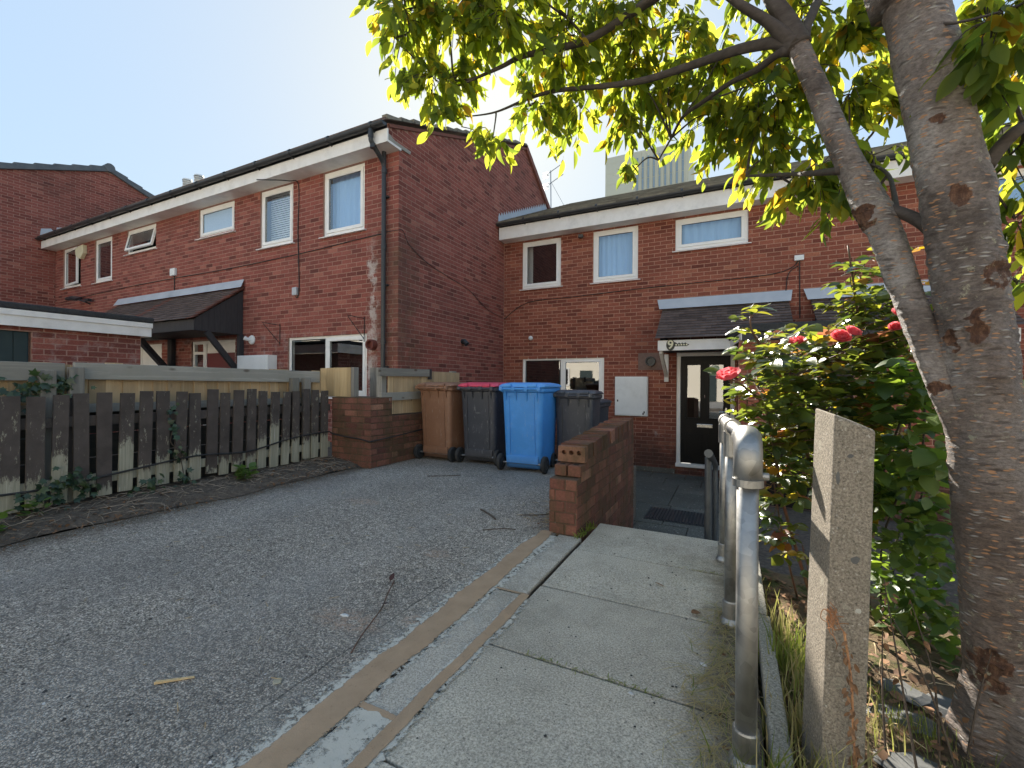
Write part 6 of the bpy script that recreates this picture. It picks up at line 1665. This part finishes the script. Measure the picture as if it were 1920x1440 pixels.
for k in range(140):
    x = random.uniform(-4.1, -1.3); y = random.uniform(.7, 4.6); a = random.uniform(0, 6.3); L_ = random.uniform(.01, .05); b.tone = random.random()*.5
    p = Vector((x, y, .004)); b.tube([p, p+Vector((math.cos(a)*L_, math.sin(a)*L_, .003))], [.0018, .001], 4)
tag(b.build('dry_stalks', M['dry']), None, None, kind='stuff')
# tarmac chippings standing proud of the binder
b = MB()
def pebble(b, x, y, z, r_):
    a = random.random()*6; v = []
    for i in range(4): v.append((x+r_*math.cos(a+1.57*i)*random.uniform(.7, 1.3), y+r_*math.sin(a+1.57*i)*random.uniform(.7, 1.3), z))
    v.append((x+random.gauss(0, r_*.2), y+random.gauss(0, r_*.2), z+r_*random.uniform(.35, .75)))
    b.tone = random.random(); b.add(v, [(0, 1, 4), (1, 2, 4), (2, 3, 4), (3, 0, 4)])
for k in range(26000):
    y = .45+3.6*random.random()**1.5; x = random.uniform(-4.12, -1.26)
    pebble(b, x, y, -.0008, random.uniform(.0025, .0062))
tag(b.build('chippings', M['chip']), None, None, kind='stuff')
for nm, mt_, n_, r0_, r1_ in (('grit', M['rubber'], 260, .003, .009), ('pale_grit', M['stone_chip'], 110, .002, .006)):
    b = MB()
    for k in range(n_):
        y = .6+4.2*random.random()**1.3; pebble(b, random.uniform(-4.05, -1.28), y, 0, random.uniform(r0_, r1_))
    for k in range(n_//3): pebble(b, random.uniform(-.85, .0), random.uniform(.85, 3.2), .0005, random.uniform(r0_*.7, r1_*.7))
    tag(b.build(nm, mt_), None, None, kind='stuff')

# ================================================================== IVY AND WEEDS ALONG THE FENCE
def creeper(name, label, cat, mat, kind, spots, size):
    t = thing(name, label, cat, spots[0][:3]); fo = Foliage(); b = MB()
    prev = None
    for (x, y, z, sp, n) in spots:
        if prev: b.tube(smooth_path([prev, (Vector(prev)+Vector((x, y, z)))/2+rv(.02), (x, y, z)], 4), .0035, 5)
        prev = (x, y, z)
        for k in range(n):
            P = Vector((x+abs(random.gauss(0, .025)), y+random.gauss(0, sp), z+random.gauss(0, sp)))
            fo.leaf(P, Vector((.6, random.gauss(0, 1), random.gauss(-.6, .6))), Vector((1, random.gauss(0, .4), random.gauss(.5, .4))), size*random.uniform(.6, 1.2), kind)
    if b.v: b.build('stem', M['twig'], t)
    fo.finish(t, mat, 60)
random.seed(51)
creeper('ivy', 'dark ivy clump at the feet of the leftmost pickets', 'ivy', M['ivy'], 'ivy', [(-4.53, 1.36, .10, .05, 14), (-4.53, 1.42, .25, .07, 26), (-4.53, 1.52, .32, .06, 16), (-4.53, 1.58, .22, .05, 16)], .055)
creeper('ivy', 'dark ivy hanging over the grey rail between the timber fence posts', 'ivy', M['ivy'], 'ivy', [(-4.69, 1.22, .93, .05, 20), (-4.69, 1.32, .96, .05, 26), (-4.69, 1.40, 1.02, .05, 24), (-4.69, 1.52, 1.0, .05, 20), (-4.68, 1.54, .86, .06, 16)], .055)
creeper('ivy', 'thin ivy strand climbing through the middle pickets', 'ivy', M['ivy'], 'ivy', [(-4.53, 2.30, .16, .04, 10), (-4.54, 2.26, .42, .04, 12), (-4.55, 2.22, .62, .03, 9), (-4.55, 2.18, .78, .03, 8)], .05)
creeper('ivy', 'small dark ivy sprig low on the pale picket feet', 'ivy', M['ivy'], 'ivy', [(-4.52, 1.95, .14, .04, 9), (-4.5, 2.06, .18, .04, 10)], .05)
def rosette(name, label, p, n, size, mat='weed'):
    t = thing(name, label, 'weed', p); fo = Foliage()
    for k in range(n):
        a = random.uniform(0, 6.28); el_ = random.uniform(.1, 1.0); d = Vector((math.cos(a), math.sin(a), el_))
        fo.leaf(Vector(p)+Vector((math.cos(a)*.05*random.random(), math.sin(a)*.06*random.random(), .02+.12*random.random())), d, Vector((0, 0, 1))+rv(.3), size*random.uniform(.6, 1.2), 'broad', random.uniform(0, .8))
    fo.finish(t, M[mat], 60)
rosette('weed', 'bushy green weed growing by the pickets in the dark litter', (-4.38, 2.78, .05), 46, .085)
rosette('weed', 'yellowish green weed at the left edge of the tarmac', (-4.28, 1.04, .03), 26, .07)
rosette('weed', 'small sprig of green leaves near the leftmost picket feet', (-4.42, 1.30, .06), 18, .06)

# ================================================================== THINGS LYING ABOUT
def twig(label, pts, r=.0045):
    o = MB().tube(smooth_path(pts, 3), r, 6).build('twig', M['twig'], smooth=True); tag(o, label, 'twig', None)
twig('short bent twig on tarmac left of the broken wall', [(-1.62, 2.98, .006), (-1.72, 3.06, .012), (-1.86, 3.16, .006)], .006)
twig('forked twig with a pale broken end near the wall base', [(-1.50, 3.16, .008), (-1.34, 3.20, .02), (-1.25, 3.25, .028), (-1.20, 3.14, .01)], .0045)
twig('thin dark twig lying nearer the kerb', [(-1.58, 2.72, .006), (-1.46, 2.80, .012), (-1.38, 2.84, .006)], .0035)
twig('thin twig on the tarmac in front of the brown bin', [(-3.05, 4.0, .006), (-2.85, 4.1, .012), (-2.75, 4.22, .006)], .0045)
o = MB().tube(smooth_path([(-1.58, 1.80, .01), (-1.50, 1.66, .018), (-1.43, 1.54, .014), (-1.36, 1.36, .012), (-1.31, 1.25, .006)], 4), .003, 5).build('dry_stem', M['cane'], smooth=True); tag(o, 'long dark dried flower stem lying across the tarmac', 'dried stem')
fo = Foliage()
for p in ((-1.58, 1.80, .02), (-1.59, 1.78, .015), (-1.45, 1.58, .02)): fo.leaf(p, rv(), (0, 0, 1), .045, 'broad', .1)
dm_ = plain('dark_petal', (.035, .014, .014), (.05, .02, .02), 30, .8)
fo.finish(o, dm_, 9)
def stone(label, x, y, r_, mat, z=0, fl=.5, cat='stone', name='stone'):
    b = MB(); v = []
    prof = [(0, .0), (.8, .05), (1, .4), (.65, .85), (0, 1)]
    n = 9; sd = random.random()*9
    for q, h in prof[1:4]:
        for k in range(n): a = 2*math.pi*k/n; w = q*(1+.22*math.sin(2*a+sd)+.14*math.sin(5*a+sd*2)); v.append((x+r_*w*math.cos(a), y+r_*w*math.sin(a)*.75, z+r_*fl*h))
    b.add(v, [(i*n+k, i*n+(k+1) % n, (i+1)*n+(k+1) % n, (i+1)*n+k) for i in range(2) for k in range(n)]+[tuple(2*n+k for k in range(n))])
    tag(b.build(name, mat, bevel=.002), label, cat)
stone('pale grey stone chip beside the dried stem on the tarmac', -1.55, 1.44, .020, M['stone_chip'])
stone('flat buff pebble pressed in the tarmac near the kerb', -1.42, 1.02, .022, plain('buff_pebble', (.38, .35, .26), (.28, .26, .19), 40), 0, .25)
stone('tiny white stone on the path near the straw', -.30, 1.52, .011, M['stone_chip'])
stone('white scrap of plaster among straw by the second post', -.09, 1.80, .014, M['stone_chip'])
for (x, y, r_, lab) in ((.50, 1.85, .10, 'flat grey slate slab lying nearest the shrub in the bed'), (.46, 1.62, .085, 'small flat stone half covered by brown leaves in the bed'), (.70, 2.05, .12, 'dark slate slab wedged beside the cherry trunk'), (.56, 2.05, .08, 'broken slate piece under the shrub')):
    stone(lab, x, y, r_, M['slate'], bed_z(x, y)-.01, .32, 'stone')
o = MB().hexa([(-1.78, .82, .004), (-1.70, .90, .004), (-1.69, .895, .004), (-1.775, .812, .004), (-1.78, .82, .012), (-1.70, .90, .006), (-1.69, .895, .006), (-1.775, .812, .012)]).build('wood_splinter', M['wood_new']); tag(o, 'pale wood splinter on the tarmac nearest the camera', 'splinter')
lf = Foliage(); lf.leaf((-.16, 2.16, .012), (.6, .5, .1), (.2, 0, 1), .05, 'broad', .2); lf.finish(None, M['deadleaf'], 1, 'fallen_leaf')
o = bpy.data.objects['fallen_leaf']; tag(o, 'curled reddish fallen leaf near the second handrail post', 'leaf')
lf = Foliage(); lf.leaf((-.36, 2.42, .008), (1, -.35, .02), (0, 0, 1), .06, 'blade', .8, 5); lf.finish(None, M['deadleaf'], 1, 'leaf_strip')
o = bpy.data.objects['leaf_strip']; tag(o, 'narrow brown dead leaf lying on the path slab', 'leaf')
# drainage grate in the sunken paving
gt = thing('drain_grate', 'dark ribbed drainage grate set in the sunken paving before the black door', 'drain grate', (-.65, 6.1, COURT))
box('frame', M['rubber'], (-1.0, -.26, 5.78, 6.36, COURT-.02, COURT+.008), gt)
b = MB()
for k in range(18): b.box(-.97+.039*k, -.97+.039*k+.018, 5.80, 6.34, COURT+.008, COURT+.016)
b.build('bar', M['black_plastic'], gt)['kind'] = 'stuff'
# straggling dead vine on the post and thin brown stalks
t = thing('dead_vine', 'brown dead vine tangled across the face of the concrete post', 'dead vine', (.24, 1.39, .2)); b = MB()
random.seed(61)
for k in range(16):
    p = Vector((.235+random.gauss(0, .008), 1.392, .47+random.gauss(0, .02))); pts = [p]
    for j in range(4): p = p+Vector((random.gauss(.004, .008), -abs(random.gauss(0, .002)), random.uniform(-.024, .008))); pts.append(p)
    b.tone = random.random(); b.tube(smooth_path(pts, 3), .0011, 4)
b.tube(smooth_path([(.26, 1.392, .42), (.275, 1.388, .30), (.28, 1.385, .16), (.295, 1.385, .0)], 4), .0028, 5)
b.build('stem', plain('rust_stalk', (.40, .21, .10), (.26, .12, .06), 60, .9, tone=True), t)
fo = Foliage()
for k in range(60):
    q = k/59; fo.leaf((.262+.03*q+random.gauss(0, .007), 1.384+random.gauss(0, .004), .40-.36*q), Vector((random.gauss(0, .6), -.3, -1)), Vector((0, -1, .3))+rv(.9), random.uniform(.010, .026), 'cherry')
fo.finish(t, M['deadleaf'], 60)
t = thing('dead_stalk', 'upright dead brown plant stalks in front of the cherry trunk', 'dead plant', (.5, 1.6, -.03)); b = MB(); fo = Foliage()
for (x, y, dx, dy, h) in ((.45, 1.50, -.06, .1, .50), (.52, 1.62, -.05, .05, .42), (.56, 1.60, -.15, .05, .40), (.60, 1.7, .06, .02, .30), (.40, 1.60, .0, .05, .33)):
    pts = smooth_path([(x, y, -.04), (x+dx*.4+random.gauss(0, .01), y+dy*.4, h*.5), (x+dx, y+dy, h)], 4); b.tone = random.random()
    b.tube(pts, [.004-.0028*i/(len(pts)-1) for i in range(len(pts))], 5)
    for j in range(9): fo.leaf(pts[random.randrange(2, len(pts))]+rv(.008), Vector((random.gauss(0, 1), random.gauss(0, 1), -1)), rv(), random.uniform(.012, .034), 'cherry')
b.build('stem', M['twig'], t); fo.finish(t, M['deadleaf'], 60)
